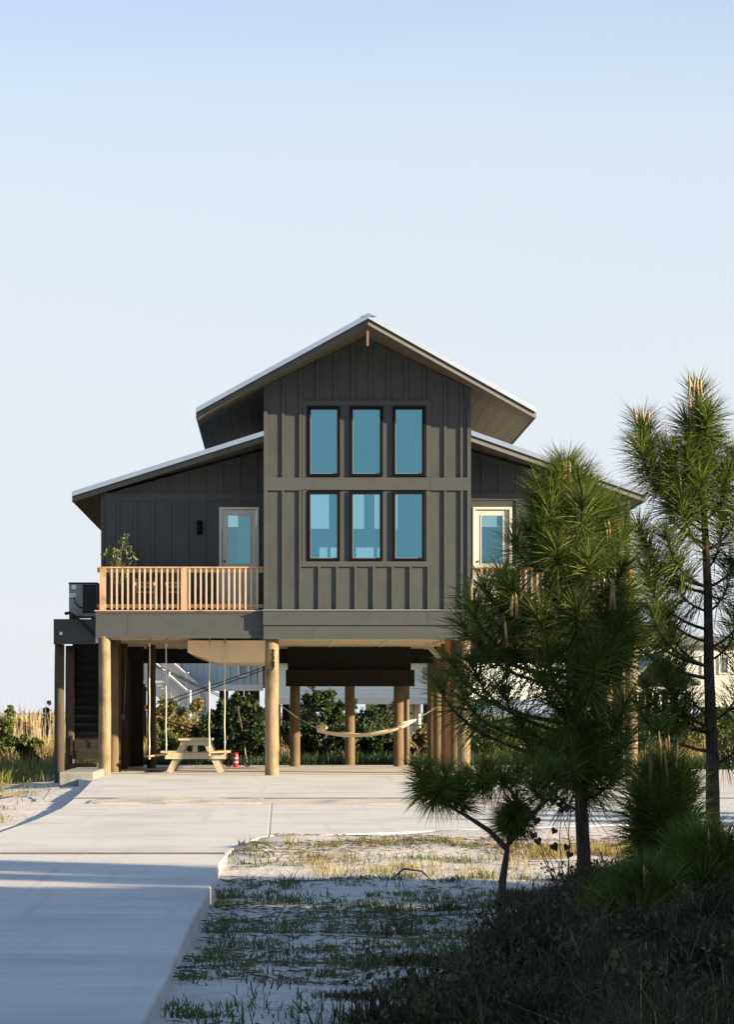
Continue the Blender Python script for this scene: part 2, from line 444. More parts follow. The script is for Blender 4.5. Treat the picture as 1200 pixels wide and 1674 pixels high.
def sand_material():
    m = bpy.data.materials.new('sandy_ground'); m.use_nodes = True
    n, l = m.node_tree.nodes, m.node_tree.links
    b = n['Principled BSDF']; b.inputs['Roughness'].default_value = .95; b.inputs['Specular IOR Level'].default_value = .1
    g = n.new('ShaderNodeNewGeometry'); s = n.new('ShaderNodeSeparateXYZ'); l.new(g.outputs['Position'], s.inputs[0])
    def noise(sc, det=6, vec=None):
        t = n.new('ShaderNodeTexNoise'); t.inputs['Scale'].default_value = sc; t.inputs['Detail'].default_value = det
        t.inputs['Roughness'].default_value = .65
        l.new(vec or g.outputs['Position'], t.inputs['Vector']); return t.outputs['Fac']
    def ramp(sock, p0, p1, c0, c1):
        r = n.new('ShaderNodeValToRGB'); r.color_ramp.elements[0].position = p0; r.color_ramp.elements[1].position = p1
        r.color_ramp.elements[0].color = (*c0, 1); r.color_ramp.elements[1].color = (*c1, 1); l.new(sock, r.inputs[0]); return r.outputs[0]
    def mix(f, a, b_):
        x = n.new('ShaderNodeMix'); x.data_type = 'RGBA'; l.new(f, x.inputs['Factor']); l.new(a, x.inputs['A']); l.new(b_, x.inputs['B']); return x.outputs['Result']
    def mrange(sock, a, b_, c=0, d=1):
        q = n.new('ShaderNodeMapRange'); q.inputs['From Min'].default_value = a; q.inputs['From Max'].default_value = b_
        q.inputs['To Min'].default_value = c; q.inputs['To Max'].default_value = d; l.new(sock, q.inputs[0]); return q.outputs[0]
    def math_(op, a, b_):
        q = n.new('ShaderNodeMath'); q.operation = op
        for i, k in enumerate((a, b_)):
            if isinstance(k, (int, float)): q.inputs[i].default_value = k
            else: l.new(k, q.inputs[i])
        return q.outputs[0]
    sand = ramp(noise(5, 8), .3, .7, (.45, .43, .395), (.60, .575, .535))
    litter = ramp(noise(14, 8), .35, .7, (.07, .055, .035), (.20, .16, .10))
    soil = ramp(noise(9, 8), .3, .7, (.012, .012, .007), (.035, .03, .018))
    scrub = ramp(noise(.35, 8), .35, .65, (.09, .11, .035), (.30, .225, .10))
    # litter specks on the sand
    f1 = mrange(noise(7, 10), .60, .70)
    c = mix(f1, sand, litter)
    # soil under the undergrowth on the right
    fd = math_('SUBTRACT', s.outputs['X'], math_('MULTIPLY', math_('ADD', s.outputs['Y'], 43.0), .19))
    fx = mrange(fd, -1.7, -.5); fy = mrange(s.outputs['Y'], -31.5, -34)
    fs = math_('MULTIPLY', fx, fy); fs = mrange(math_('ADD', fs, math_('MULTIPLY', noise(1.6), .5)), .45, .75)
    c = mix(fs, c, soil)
    # scrub left of and behind the house
    fl = mrange(math_('ADD', s.outputs['X'], math_('MULTIPLY', noise(.8), 2.5)), -5.6, -6.6)
    fl = math_('MULTIPLY', fl, mrange(s.outputs['Y'], -9, -5))
    fb = mrange(s.outputs['Y'], 11, 14)
    c = mix(math_('MAXIMUM', fl, fb), c, scrub)
    l.new(c, b.inputs['Base Color'])
    bp = n.new('ShaderNodeBump'); bp.inputs['Strength'].default_value = .55; bp.inputs['Distance'].default_value = .04
    hh = math_('ADD', noise(9, 10), math_('MULTIPLY', noise(40, 6), .3))
    l.new(hh, bp.inputs['Height']); l.new(bp.outputs[0], b.inputs['Normal'])
    return m
M_GROUND = sand_material()
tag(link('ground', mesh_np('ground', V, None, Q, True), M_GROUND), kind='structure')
M_SEA = mat('sea_water', (.05, .075, .09), (.07, .10, .115), .25, .02, (1, .2, 1), .2, .6)
sw = MB(); sw.face_add([(-15000, 380, -.75), (15000, 380, -.75), (15000, 28000, -.75), (-15000, 28000, -.75)], [(0, 1, 2, 3)])
tag(sw.build('sea', M_SEA), kind='structure')

# ------------------------------------------------------------------ driveway and pad
def clip(poly, a, b, c):
    """keep a*x+b*y+c >= 0"""
    out = []
    for i in range(len(poly)):
        p, q = poly[i], poly[(i + 1) % len(poly)]
        fp, fq = a * p[0] + b * p[1] + c, a * q[0] + b * q[1] + c
        if fp >= 0: out.append(p)
        if (fp >= 0) != (fq >= 0):
            t = fp / (fp - fq); out.append((p[0] + (q[0] - p[0]) * t, p[1] + (q[1] - p[1]) * t))
    return out
drive = tag(thing('driveway', (-2.6, -30, 0), None, None), kind='structure')
Y1, Y2, X1 = -14.4, -30.1, -1.93
cells = [(clip(outline, 0, 1, -Y1 - .006), 0.0),
         (clip(clip(clip(outline, 0, -1, Y1 - .006), 0, 1, -Y2 - .006), -1, 0, X1 - .006), -.014),
         (clip(clip(clip(outline, 0, -1, Y1 - .006), 0, 1, -Y2 - .006), 1, 0, -X1 - .006), -.014),
         (clip(clip(outline, 0, -1, Y2 - .006), 0, 1, 39.0 - .006), -.026),
         (clip(clip(outline, 0, -1, -39.0 - .006), 0, 1, 47.0 - .006), -.026),
         (clip(outline, 0, -1, -47.0 - .006), -.026)]
def slab(poly, top):
    bm = bmesh.new()
    vs = [bm.verts.new((p[0], p[1], top)) for p in poly]
    f = bm.faces.new(vs)
    r = bmesh.ops.extrude_face_region(bm, geom=[f])
    for e in r['geom']:
        if isinstance(e, bmesh.types.BMVert): e.co.z = -.32
    bmesh.ops.recalc_face_normals(bm, faces=bm.faces)
    # eased arris round the top
    bmesh.ops.bevel(bm, geom=[e for e in bm.edges if all(abs(v.co.z - top) < 1e-6 for v in e.verts)], offset=.010, segments=1, affect='EDGES')
    bmesh.ops.triangulate(bm, faces=[f for f in bm.faces if len(f.verts) > 4])
    me = bpy.data.meshes.new('concrete_slab'); bm.to_mesh(me); bm.free()
    return link('concrete_slab', me, M_CONC, drive)
for poly, top in cells: slab(poly, top)
for (y, x0, x1, top) in ((Y1, np.interp(Y1, [p[1] for p in left_edge], [p[0] for p in left_edge]) + .03, 6.3, .003), (Y2, left_edge[0][0] + .02, np.interp(Y2, re_y, re_x) - .03, -.009)):
    piece('joint_strip', M_JOINT, drive, x0, x1, y - .006, y + .006, -.2, top)
piece('joint_strip', M_CONC, drive, X1 - .006, X1 + .006, -26.4, Y1 - .01, -.2, -.0165)

# blown sand lying on the pad along the joint
M_DRIFT = mat('drift_sand', (.40, .36, .30), (.54, .49, .42), .95, 8, (1, 1, 1), .5, 24, spec=.1)
def drift(name, x0, x1, yc, wy, h, seed, label, holes=.0):
    xs = np.linspace(x0, x1, int((x1 - x0) / .06)); ys = np.linspace(yc - wy, yc + wy, int(wy * 2 / .06))
    X, Y = np.meshgrid(xs, ys)
    e = (1 - ((X - (x0 + x1) / 2) / ((x1 - x0) / 2)) ** 2) * (1 - ((Y - yc) / wy) ** 2)
    Z = h * e * (.35 + 1.1 * noise2(X, Y, .35, seed)) + (noise2(X, Y, .5, seed + 1) - .62) * .03 - .012
    Z = np.where(e <= .03, -.06, Z)
    V = np.stack([X.ravel(), Y.ravel(), Z.ravel()], 1); nx = len(xs); ny = len(ys)
    ii = (np.arange(ny - 1)[:, None] * nx + np.arange(nx - 1)[None]).ravel()
    o = link(name, mesh_np(name, V, None, np.stack([ii, ii + 1, ii + nx + 1, ii + nx], 1), True), M_DRIFT)
    return tag(o, kind='stuff')
drift('sand_drift', -4.7, -2.0, -15.6, 1.2, .05, 3, '')
drift('sand_drift', -3.9, 1.6, -15.9, 1.1, .03, 5, '')

# ------------------------------------------------------------------ the house
house = thing('stilt_house', (0, 0, 0), 'dark grey board and batten house on round timber piles with six tall windows', 'house')
S0 = 79.0
def X0(px): return WX(px, 0)
def Z0(py): return WZ(py, 0)
TL, TR = X0(431), X0(770)                       # tower edges
FLOOR = Z0(998); SOF = Z0(1045)
DEPTH = 11.0
RIDGE_Y, RIDGE_Z = -2.0, WZ(513, -2.0)
EAVE_Y = -.38
ER, EL = WX(877, EAVE_Y), WX(320, EAVE_Y)
EAVE_Z = WZ(667, EAVE_Y)
pitch = (RIDGE_Z - EAVE_Z) / ((ER - EL) / 2)
def roof_z(x): return RIDGE_Z - abs(x + .04) * pitch

# windows of the tower: opening boxes (photograph pixels)
wx = [(503, 556), (572, 626), (642, 695)]
wy = [(665, 779), (803, 917)]
TH = .16
wall = MB()
zt = Z0(655)
xs = [TL, X0(503)]
wall.box(TL, X0(503), 0, TH, SOF + .02, zt)
wall.box(X0(556), X0(572), 0, TH, Z0(917), Z0(665))
wall.box(X0(626), X0(642), 0, TH, Z0(917), Z0(665))
wall.box(X0(695), TR, 0, TH, SOF + .02, zt)
wall.box(X0(503), X0(695), 0, TH, SOF + .02, Z0(917))
wall.box(X0(503), X0(556), 0, TH, Z0(803), Z0(779)); wall.box(X0(572), X0(626), 0, TH, Z0(803), Z0(779)); wall.box(X0(642), X0(695), 0, TH, Z0(803), Z0(779))
wall.box(X0(503), X0(695), 0, TH, Z0(665), zt)
wall.prism([(TL, zt), (TR, zt), (TR, roof_z(TR) - .19), (-.04, roof_z(-.04) - .19), (TL, roof_z(TL) - .19)], 0, TH)
front_wall = wall.build('front_wall', M_SIDING, house)
BT = .042
def batten(parent, px, pyt, pyb, y=0.0, w=.05, t=BT):
    x = WX(px, y); j = rnd.uniform(-.004, .004)
    piece('batten', M_TRIM, parent, x - w / 2 + j, x + w / 2 + j, y - t, y, WZ(pyb, y), WZ(pyt, y))
def gable_py(px): return PY - (roof_z(X0(px)) - .20 - CZ) * S0
for px in (463, 491, 728, 755):
    batten(front_wall, px, gable_py(px), 781); batten(front_wall, px, 802, 998)
for px in (519, 548, 577, 606, 635, 664, 694):
    batten(front_wall, px, gable_py(px), 655)
for px in (522, 551, 581, 611, 642, 671, 701):
    batten(front_wall, px, 926, 998)
def trim(name, a, b, c, d, t, parent=house, y=0.0, m=None):
    """board on the plane y from photograph pixels x a..b, y c..d, standing t proud"""
    return piece(name, m or M_TRIM, parent, WX(a, y), WX(b, y), y - t, y, WZ(d, y), WZ(c, y))
trim('corner_board', 431, 437, 671, 781, .046); trim('corner_board', 431, 437, 802, 998, .046)
trim('corner_board', 764, 770, 668, 781, .046); trim('corner_board', 764, 770, 802, 998, .046)
trim('belt_board', 431, 493.5, 781, 802, .05); trim('belt_board', 493.5, 703.5, 781, 801, .047); trim('belt_board', 703.5, 770, 781, 802, .05)
trim('window_trim', 494, 501.5, 663, 780.5, .03); trim('window_trim', 697, 704, 663, 780.5, .03)
trim('window_trim', 494, 501.5, 801.5, 918, .03); trim('window_trim', 697, 704, 801.5, 918, .03)
trim('head_trim', 493, 705, 655, 663, .036); trim('sill_trim', 493, 705, 918, 926.5, .044)
trim('skirt_board', 430, 698, 998, 1022, .10); trim('skirt_board', 698.4, 771, 998, 1022, .10)
trim('lower_skirt', 430.5, 511, 1022, 1045, .06); trim('lower_skirt', 511.4, 770.5, 1022, 1045, .06)
trim('drip_edge', 429, 772, 996.6, 998.6, .125, m=M_GREYMETAL)

def window(a, b, c, d, y=0.0):
    t = 4.2
    x0, x1, z0, z1 = WX(a, y), WX(b, y), WZ(d, y), WZ(c, y)
    k = t / S0
    f = MB()
    yo, yi = y - .055, y + .09
    f.box(x0, x0 + k, yo, yi, z0, z1); f.box(x1 - k, x1, yo, yi, z0, z1)
    f.box(x0 + k, x1 - k, yo, yi, z0, z0 + k); f.box(x0 + k, x1 - k, yo, yi, z1 - k, z1)
    w = f.build('window', M_BLACK, house, at=((x0 + x1) / 2, y, z0), bevel=.006)
    s = .014; e = k + .002
    sash = MB()
    for q in ((x0 + e, x0 + e + s, z0 + e, z1 - e), (x1 - e - s, x1 - e, z0 + e, z1 - e), (x0 + e + s, x1 - e - s, z0 + e, z0 + e + s), (x0 + e + s, x1 - e - s, z1 - e - s, z1 - e)):
        sash.box(q[0], q[1], y - .012, y + .05, q[2], q[3])
    sash.build('sash', M_GREYMETAL, w)
    g = MB(); g.box(x0 + e + s + .001, x1 - e - s - .001, y + .006, y + .016, z0 + e + s + .001, z1 - e - s - .001)
    g.v = g.v; g.f = [g.f[2]]; g.smooth = [False]
    g.build('pane', M_GLASS, w)
for c, d in wy:
    for a, b in wx: window(a, b, c, d)

# rooms behind the tower windows: floor, ceiling, back wall with daylight openings
YB = 9.6
room = MB()
zr0, zr1 = FLOOR, roof_z(TL) - .3
room.box(TL + .02, TL + .14, TH, YB, zr0, zr1); room.box(TR - .14, TR - .02, TH, YB, zr0, zr1)
room.box(TL + .14, TR - .14, TH, YB, zr0 - .12, zr0)
room.build('inner_wall', M_ROOM, house)
room = MB(); room.box(TL + .14, TR - .14, TH + .01, YB, zr1 - .1, zr1); room.build('inner_ceiling', M_ROOM, house)
# openings in the back wall, photograph pixels as seen through the lower windows
ups = [(488, 538, 800, 865), (577, 595, 800, 865), (612, 650, 800, 865)]
los = [(522, 535, 895, 930), (540, 556, 895, 930), (582, 611, 895, 930), (617, 640, 895, 930)]
def tiled_wall(m, x0, x1, z0, z1, y0, y1, rows):
    """rows: list of (zlo, zhi, [(xa, xb)...]) openings; fills the rest"""
    z = z0
    for (a, b, ops) in sorted(rows):
        if a > z: m.box(x0, x1, y0, y1, z, a)
        x = x0
        for (p, q) in sorted(ops):
            if p > x: m.box(x, p, y0, y1, a, b)
            x = q
        if x < x1: m.box(x, x1, y0, y1, a, b)
        z = b
    if z < z1: m.box(x0, x1, y0, y1, z, z1)
bw = MB()
tiled_wall(bw, TL + .14, TR - .14, zr0, zr1 - .1, YB - .12, YB, [
    (WZ(930, YB), WZ(895, YB), [(WX(a, YB), WX(b, YB)) for a, b, c, d in los]),
    (WZ(865, YB), WZ(800, YB), [(max(WX(a, YB), TL + .2), min(WX(b, YB), TR - .2)) for a, b, c, d in ups])])
bw.build('rear_wall', M_ROOM, house)

# main roof: two slopes with a prow, ridge thrust 2 m forward of the wall
def slope_slab(name, m, pts_front_back, thick, drop, parent):
    """pts: quad corners on the top plane; slab of given thickness below it, starting `drop` under it"""
    v = [Vector(p) - Vector((0, 0, drop)) for p in pts_front_back]
    w = [p - Vector((0, 0, thick)) for p in v]
    b = MB(); b.face_add(v + w, [(0, 1, 2, 3), (7, 6, 5, 4), (0, 4, 5, 1), (1, 5, 6, 2), (2, 6, 7, 3), (3, 7, 4, 0)])
    return b.build(name, m, parent)
YEND = 11.6
def roof(ridge_f, eave_f, yend, name='roof', nr=9, th=.2):
    """ridge_f, eave_f: front points of the ridge side and the eave side"""
    rf, ef = Vector(ridge_f), Vector(eave_f)
    rb, eb = Vector((rf.x, yend, rf.z)), Vector((ef.x, yend, ef.z))
    r = group_part(name, house, rf)
    slope_slab('metal_sheet', M_METAL, [rf, ef, eb, rb], .085, 0, r)
    k = (ef - rf); n = Vector((k.y, -k.x, 0)).normalized() * (1 if k.x > 0 else -1)
    sgn = 1 if k.x > 0 else -1
    inn = Vector((0, .03, 0))
    def fas(name, a, b, off, h, drop, m):
        a, b = Vector(a), Vector(b)
        f = MB(); t = Vector((0, .035, 0))
        q = [a, b, b + t, a + t]
        v = [p + off - Vector((0, 0, drop)) for p in q]; w = [p - Vector((0, 0, h)) for p in v]
        f.face_add(v + w, [(0, 1, 2, 3), (7, 6, 5, 4), (0, 4, 5, 1), (1, 5, 6, 2), (2, 6, 7, 3), (3, 7, 4, 0)])
        return f.build(name, m, r)
    fas('rake_trim', rf, ef, Vector((0, -.037, 0)), .10, -.004, M_RAKE)
    fas('rake_fascia', rf, ef, inn, .13, .085, M_FASCIA)
    # eave fascia
    e = MB(); e.box(min(ef.x, ef.x - sgn * .03), max(ef.x, ef.x - sgn * .03), ef.y + .07, yend, ef.z - .2, ef.z - .056); e.build('eave_fascia', M_FASCIA, r)
    # soffit boards running along the eave
    for i in range(nr):
        t0, t1 = i / nr, (i + 1) / nr - .0012
        def at(t): return rf + (ef - rf) * t
        a, b = at(t0), at(t1)
        if i == nr - 1: b = at(1) - Vector((sgn * .034, 0, 0))
        ab, bb = Vector((a.x, yend, a.z)), Vector((b.x, yend, b.z))
        o = Vector((0, .07, 0))
        slope_slab('soffit_board', M_SOFFIT, [a + o, b + o, bb, ab], .02, .155, r)
    # standing seams, parallel to the slope
    ns = 16
    for i in range(ns):
        y0 = max(rf.y, ef.y) + .2 + i * (yend - max(rf.y, ef.y) - .3) / (ns - 1)
        q = MB(); q.obox(Vector((rf.x, y0, rf.z + .012)), Vector((ef.x, y0, ef.z + .012)), .02, .03); q.build('standing_seam', M_METAL, r)
    return r
rid = (-.04, RIDGE_Y, RIDGE_Z)
roof(rid, (ER, EAVE_Y, EAVE_Z), YEND, nr=16)
roof((-.042, RIDGE_Y, RIDGE_Z), (EL, EAVE_Y, EAVE_Z), YEND, nr=16)
cap = MB(); cap.face_add([(-.2, RIDGE_Y - .045, RIDGE_Z - .062), (-.04, RIDGE_Y - .045, RIDGE_Z + .012), (.12, RIDGE_Y - .045, RIDGE_Z - .055), (-.2, YEND, RIDGE_Z - .055), (-.04, YEND, RIDGE_Z + .012), (.12, YEND, RIDGE_Z - .055)],
    [(0, 1, 4, 3), (1, 2, 5, 4), (0, 2, 1), (3, 4, 5), (0, 3, 5, 2)]); cap.build('ridge_cap', M_RAKE, house)
hk = MB(); hk.box(-.075, -.025, RIDGE_Y + .15, RIDGE_Y + .21, RIDGE_Z - .62, RIDGE_Z - .17); hk.build('ridge_bracket', mat('rust_brown', (.13, .085, .055), (.18, .12, .08), .7, 8), house, bevel=.008)

# lower side roofs: front edge runs back from the tower corner to the wall corner
YW = 1.52                                        # recessed wall plane
LE = P(117, 804, YW - .02); RE = P(1057, 804, YW - .02)
LT = P(431.5, 705, -.02); RT = P(769.5, 704, -.02)
roof((TL - .002, -.02, LT.z), (LE.x, LE.y, LE.z), YEND, nr=14)
roof((TR + .002, -.02, RT.z), (RE.x, RE.y, RE.z), YEND, nr=14)

# recessed walls with doors
def side_wall(xo, xi, door, left):
    """xo outer x, xi inner (tower) x"""
    m = MB(); y0, y1 = YW, YW + TH
    top = lambda x: (LT.z + (LE.z - LT.z) * (x - TL) / (LE.x - TL) if left else RT.z + (RE.z - RT.z) * (x - TR) / (RE.x - TR)) - .24
    dx0, dx1 = WX(door[0], YW), WX(door[1], YW); dz1 = WZ(829, YW)
    x0, x1 = min(xo, xi), max(xo, xi)
    def pc(a, b, z0, z1f): m.prism([(a, z0), (b, z0), (b, z1f(b)), (a, z1f(a))], y0, y1)
    pc(x0, dx0, FLOOR - .1, top); pc(dx1, x1, FLOOR - .1, top); pc(dx0, dx1, dz1, top)
    w = m.build('side_wall', M_SIDING, house)
    # battens and belt
    zb0, zb1 = WZ(811, YW), WZ(808, YW)
    piece('belt_board', M_TRIM, w, x0 + .05, x1 - .02, y0 - .022, y0, WZ(818, YW), WZ(806, YW))
    x = x0 + .36
    while x < x1 - .1:
        if not (dx0 - .06 < x < dx1 + .06):
            piece('batten', M_TRIM, w, x - .025, x + .025, y0 - .03, y0, FLOOR - .05, WZ(818, YW))
        piece('batten', M_TRIM, w, x - .025, x + .025, y0 - .03, y0, WZ(806, YW), top(x) - .02)
        x += .367
    piece('corner_board', M_TRIM, w, x0 - .003, x0 + .05, y0 - .04, y0, FLOOR - .1, top(x0) - .04) if left else piece('corner_board', M_TRIM, w, x1 - .05, x1 + .003, y0 - .04, y0, FLOOR - .1, top(x1) - .04)
    # door
    d = group_part('door', house, (dx0, YW, FLOOR))
    f = MB(); k = .055
    f.box(dx0, dx0 + k, y0 - .035, y0 + .1, FLOOR, dz1); f.box(dx1 - k, dx1, y0 - .035, y0 + .1, FLOOR, dz1); f.box(dx0 + k, dx1 - k, y0 - .035, y0 + .1, dz1 - k, dz1)
    f.build('door_frame', M_DOOR, d, bevel=.005)
    lx0, lx1, lz1 = dx0 + k + .004, dx1 - k - .004, dz1 - k - .004
    gx0, gx1, gz0, gz1 = lx0 + .11, lx1 - .11, WZ(923, YW), lz1 - .10
    lf = MB(); ya, yb = y0 + .012, y0 + .055
    lf.box(lx0, gx0, ya, yb, FLOOR + .02, lz1); lf.box(gx1, lx1, ya, yb, FLOOR + .02, lz1); lf.box(gx0, gx1, ya, yb, gz1, lz1); lf.box(gx0, gx1, ya, yb, FLOOR + .02, gz0)
    lf.build('door_leaf', M_DOOR, d, bevel=.004)
    b = MB(); q = .02
    for r in ((gx0, gx0 + q, gz0, gz1), (gx1 - q, gx1, gz0, gz1), (gx0 + q, gx1 - q, gz0, gz0 + q), (gx0 + q, gx1 - q, gz1 - q, gz1)): b.box(r[0], r[1], ya - .012, ya + .02, r[2], r[3])
    b.build('glazing_bead', M_DOOR, d)
    g = MB(); g.box(gx0 + q, gx1 - q, ya + .004, ya + .01, gz0 + q, gz1 - q); g.f = [g.f[2]]; g.smooth = [False]; g.build('pane', M_GLASSD, d)
    pn = MB(); pn.box(lx0 + .12, lx1 - .12, ya - .008, ya, FLOOR + .14, gz0 - .16); pn.build('door_panel', M_DOOR, d, bevel=.006)
    hd = MB(); hx = lx0 + .05
    hd.tube([(hx, ya, FLOOR + .95), (hx, ya - .06, FLOOR + .95)], .024, 8); hd.tube([(hx, ya - .001, FLOOR + 1.1), (hx, ya - .03, FLOOR + 1.1)], .022, 8)
    hd.build('door_handle', M_BLACK, d)
    cu = MB()
    n = 14; cxa, cxb = (gx0 + .45 * (gx1 - gx0), gx1 + .05) if left else (gx1 - .25 * (gx1 - gx0), gx1 + .05)
    vs = []
    for i in range(n + 1):
        t = i / n; yy = y0 + .28 + .03 * math.sin(i * 2.1)
        vs += [(cxa + (cxb - cxa) * t, yy, FLOOR), (cxa + (cxb - cxa) * t, yy, lz1)]
    cu.face_add(vs, [(2 * i, 2 * i + 2, 2 * i + 3, 2 * i + 1) for i in range(n)], True)
    cu.build('curtain', M_CURTAIN, d)
WLX = WX(165, YW); WRX = WX(1030, YW)
side_wall(WLX, TL, (358, 423), True)
side_wall(WRX, TR, (773, 837), False)
body = MB()
for x0, x1 in ((WLX, WLX + .15), (WRX - .15, WRX)): 
    zt_ = (LE.z + .02 if x0 < 0 else RE.z + .02) 
    body.box(x0, x1, YW + TH, 11.0, FLOOR - .1, zt_ - .16)
body.build('outer_wall', M_SIDING, house)
bk = MB(); bk.box(WLX + .16, TL - .02, 10.8, 11.0, FLOOR - .1, LE.z - .1); bk.box(TR + .02, WRX - .16, 10.8, 11.0, FLOOR - .1, RE.z - .1)
bk.build('rear_wall', M_SIDING, house)
ts = MB()
for xa, xb in ((TL, TL + .018), (TR - .018, TR)): ts.box(xa, xb, TH, YB, FLOOR, roof_z(TL) - .22)
ts.build('clerestory_wall', M_SIDING, house)
fl = MB(); fl.box(WLX + .15, TL - .005, YW + TH, 10.8, FLOOR - .1, FLOOR); fl.box(TR + .005, WRX - .15, YW + TH, 10.8, FLOOR - .1, FLOOR)
fl.build('floor', M_ROOMDARK, house)
# wall lamp left of the left door
lm = MB(); a = P(326, 863, YW)
lm.box(a.x - .055, a.x + .055, YW - .05, YW, a.z - .10, a.z + .12); lm.tube([(a.x, YW - .09, a.z - .15), (a.x, YW - .09, a.z + .15)], .052, 12)
lm.build('wall_lamp', M_BLACK, house, at=(a.x, YW, a.z))

# decks either side of the tower: floor, fascia, railing
YD = .10
def deck(pa, pb, nbal, posts, left):
    xa, xb = WX(pa, YD), WX(pb, YD)
    dk = group_part('porch_deck', house, (xa, YD, FLOOR))
    nb = 10
    for i in range(nb):
        y0 = YD + .04 + i * (YW - YD - .04) / nb
        piece('deck_board', M_CEDAR, dk, xa, xb, y0, y0 + (YW - YD - .04) / nb - .006, FLOOR - .045, FLOOR - .01)
    segs = [(pa, pa + 6), (pa + 6, pa + 52), (pa + 52.4, pb)] if left else [(pa, pa + 120), (pa + 120.4, pb - 6), (pb - 6, pb)]
    for i, (s, e) in enumerate(segs):
        t = .05 if (i == 0 and left) or (i == 2 and not left) else .03
        piece('deck_fascia', M_TRIM, dk, WX(s, YD), WX(e, YD), YD - t, YD, WZ(1037.5, YD), WZ(1003, YD))
    piece('deck_fascia', M_TRIM, dk, xa, xb, YD - .05, YD, WZ(1043.5, YD), WZ(1037.5, YD))
    piece('deck_fascia', M_TRIM, dk, xa, xb, YD - .045, YD, WZ(1003, YD), WZ(999.5, YD))
    piece('deck_edge', M_CEDAR, dk, xa - .02, xb, YD - .07, YD + .05, WZ(999.4, YD), WZ(997.6, YD))
    rl = group_part('railing', house, (xa, YD, FLOOR))
    yr = YD + .02
    z0, z1 = WZ(997.5, yr), WZ(926.5, yr)
    piece('top_rail', M_CEDAR, rl, xa + .02, xb, yr - .03, yr + .09, z1 - .03, z1)
    piece('rail_board', M_CEDAR, rl, xa + .03, xb, yr + .025, yr + .062, z1 - .115, z1 - .031)
    piece('rail_board', M_CEDAR, rl, xa + .03, xb, yr + .025, yr + .062, z0 + .05, z0 + .125)
    for p in posts:
        x = WX(p, yr); piece('rail_post', M_CEDAR, rl, x - .065, x + .065, yr - .035, yr + .11, z0, z1 - .032)
    ps = [pa + 8] + list(posts) + [pb]
    x = pa + 13.0
    xsb = []
    cur = [p for p in posts]
    p = pa + 16.5
    while p < pb - 2:
        if all(abs(p - q) > 7 for q in posts): xsb.append(p)
        p += 9.15
    for p in xsb:
        x = WX(p, yr) + rnd.uniform(-.006, .006)
        piece('baluster', M_BAL, rl, x - .019, x + .019, yr - .014, yr + .024, z0 + .012, z1 - .032)
    return dk
deck(156, 430, 0, (167.5, 300.5), True)
deck(771, 1041, 0, (900, 1034), False)
# side railings at the outer ends of the decks
# floor underside: joist band, ceiling panels and front beam
band = MB()
band.box(WX(156, .13), WX(1041, .13), .14, .26, SOF + .03, FLOOR - .06)
band.box(WX(156, .13), WX(156, .13) + .12, .26, 11.8, SOF + .03, FLOOR - .12); band.box(WX(1041, .13) - .12, WX(1041, .13), .26, 11.8, SOF + .03, FLOOR - .12)
band.box(WX(156, .13), WX(1041, .13), 11.8, 11.92, SOF + .03, FLOOR - .12)
band.build('floor_beam', M_SIDING, house)
ce = group_part('ceiling', house, (0, .3, SOF))
xa, xb = WX(156, .13) + .13, WX(1041, .13) - .13
nxp, nyp = 9, 5
for i in range(nxp):
    for j in range(nyp):
        x0 = xa + i * (xb - xa) / nxp; y0 = .27 + j * 11.52 / nyp; q = rnd.uniform(0, .004)
        piece('ceiling_panel', M_CEIL, ce, x0 + .006, x0 + (xb - xa) / nxp - .006, y0 + .006, y0 + 11.52 / nyp - .006, SOF + .08 + q, SOF + .1)
for i in range(1, nxp):
    x0 = xa + i * (xb - xa) / nxp
    piece('ceiling_batten', M_CEIL, ce, x0 - .035, x0 + .035, .28, 11.78, SOF + .06, SOF + .079)
for j in range(1, nyp):
    y0 = .27 + j * 11.52 / nyp
    for i in range(nxp):
        x0 = xa + i * (xb - xa) / nxp
        piece('ceiling_batten', M_CEIL, ce, x0 + .037, x0 + (xb - xa) / nxp - .037, y0 - .035, y0 + .035, SOF + .062, SOF + .079)
# boxed duct hanging under the left bay
yb_ = 1.5
bxp = [(306, 1047), (440, 1047), (440, 1082), (353, 1082), (338, 1078), (306, 1066)]
bx = MB(); bx.prism([(WX(a, yb_), WZ(b, yb_)) for a, b in bxp], yb_, yb_ + 5.0); bx.build('duct_box', M_CEIL, house, bevel=.006)
piece('duct_trim', M_CEIL, house, WX(307, yb_), WX(440, yb_), yb_ - .02, yb_ - .002, WZ(1063.5, yb_), WZ(1047, yb_))

# piles
def pile(x, y, r, top, m=M_POST, name='pile', base=-.30, lean=0.0):
    n = 9; pts = []; rr = []
    a = rnd.uniform(-.012, .012)
    for i in range(n):
        t = i / (n - 1)
        pts.append((x + a * math.sin(t * 3) + lean * t, y + a * math.cos(t * 2), base + (top - base) * t)); rr.append(r * (1.04 - .06 * t) * rnd.uniform(.985, 1.015))
    return MB().tube(pts, rr, 18).build(name, m, house, at=(x, y, 0))
ZT = SOF + .062
numbered = None
for j, y in enumerate((.17, 3.0, 6.0, 9.0, 11.6)):
    for px, r in ((170, .128), (444.5, .143), (759, .135), (1033, .135)):
        x = WX(px, .17)
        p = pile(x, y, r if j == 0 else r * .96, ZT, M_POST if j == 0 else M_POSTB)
        if j == 0 and px == 444.5: numbered = p
pile(WX(247, 7.3), 7.3, .10, ZT, M_POSTDK)
for px, y in ((992, .9), (1015, .5), (1004, 4.4)): pile(WX(px, y), y, .125, ZT)
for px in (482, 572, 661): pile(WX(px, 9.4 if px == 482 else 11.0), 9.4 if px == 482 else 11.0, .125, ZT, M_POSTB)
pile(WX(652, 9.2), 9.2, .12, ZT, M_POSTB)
rw = MB(); rw.box(WX(728, 2.2), WX(737, 2.2), 2.2, 2.36, -.02, ZT); rw.build('square_post', M_REDWOOD, house, bevel=.008)
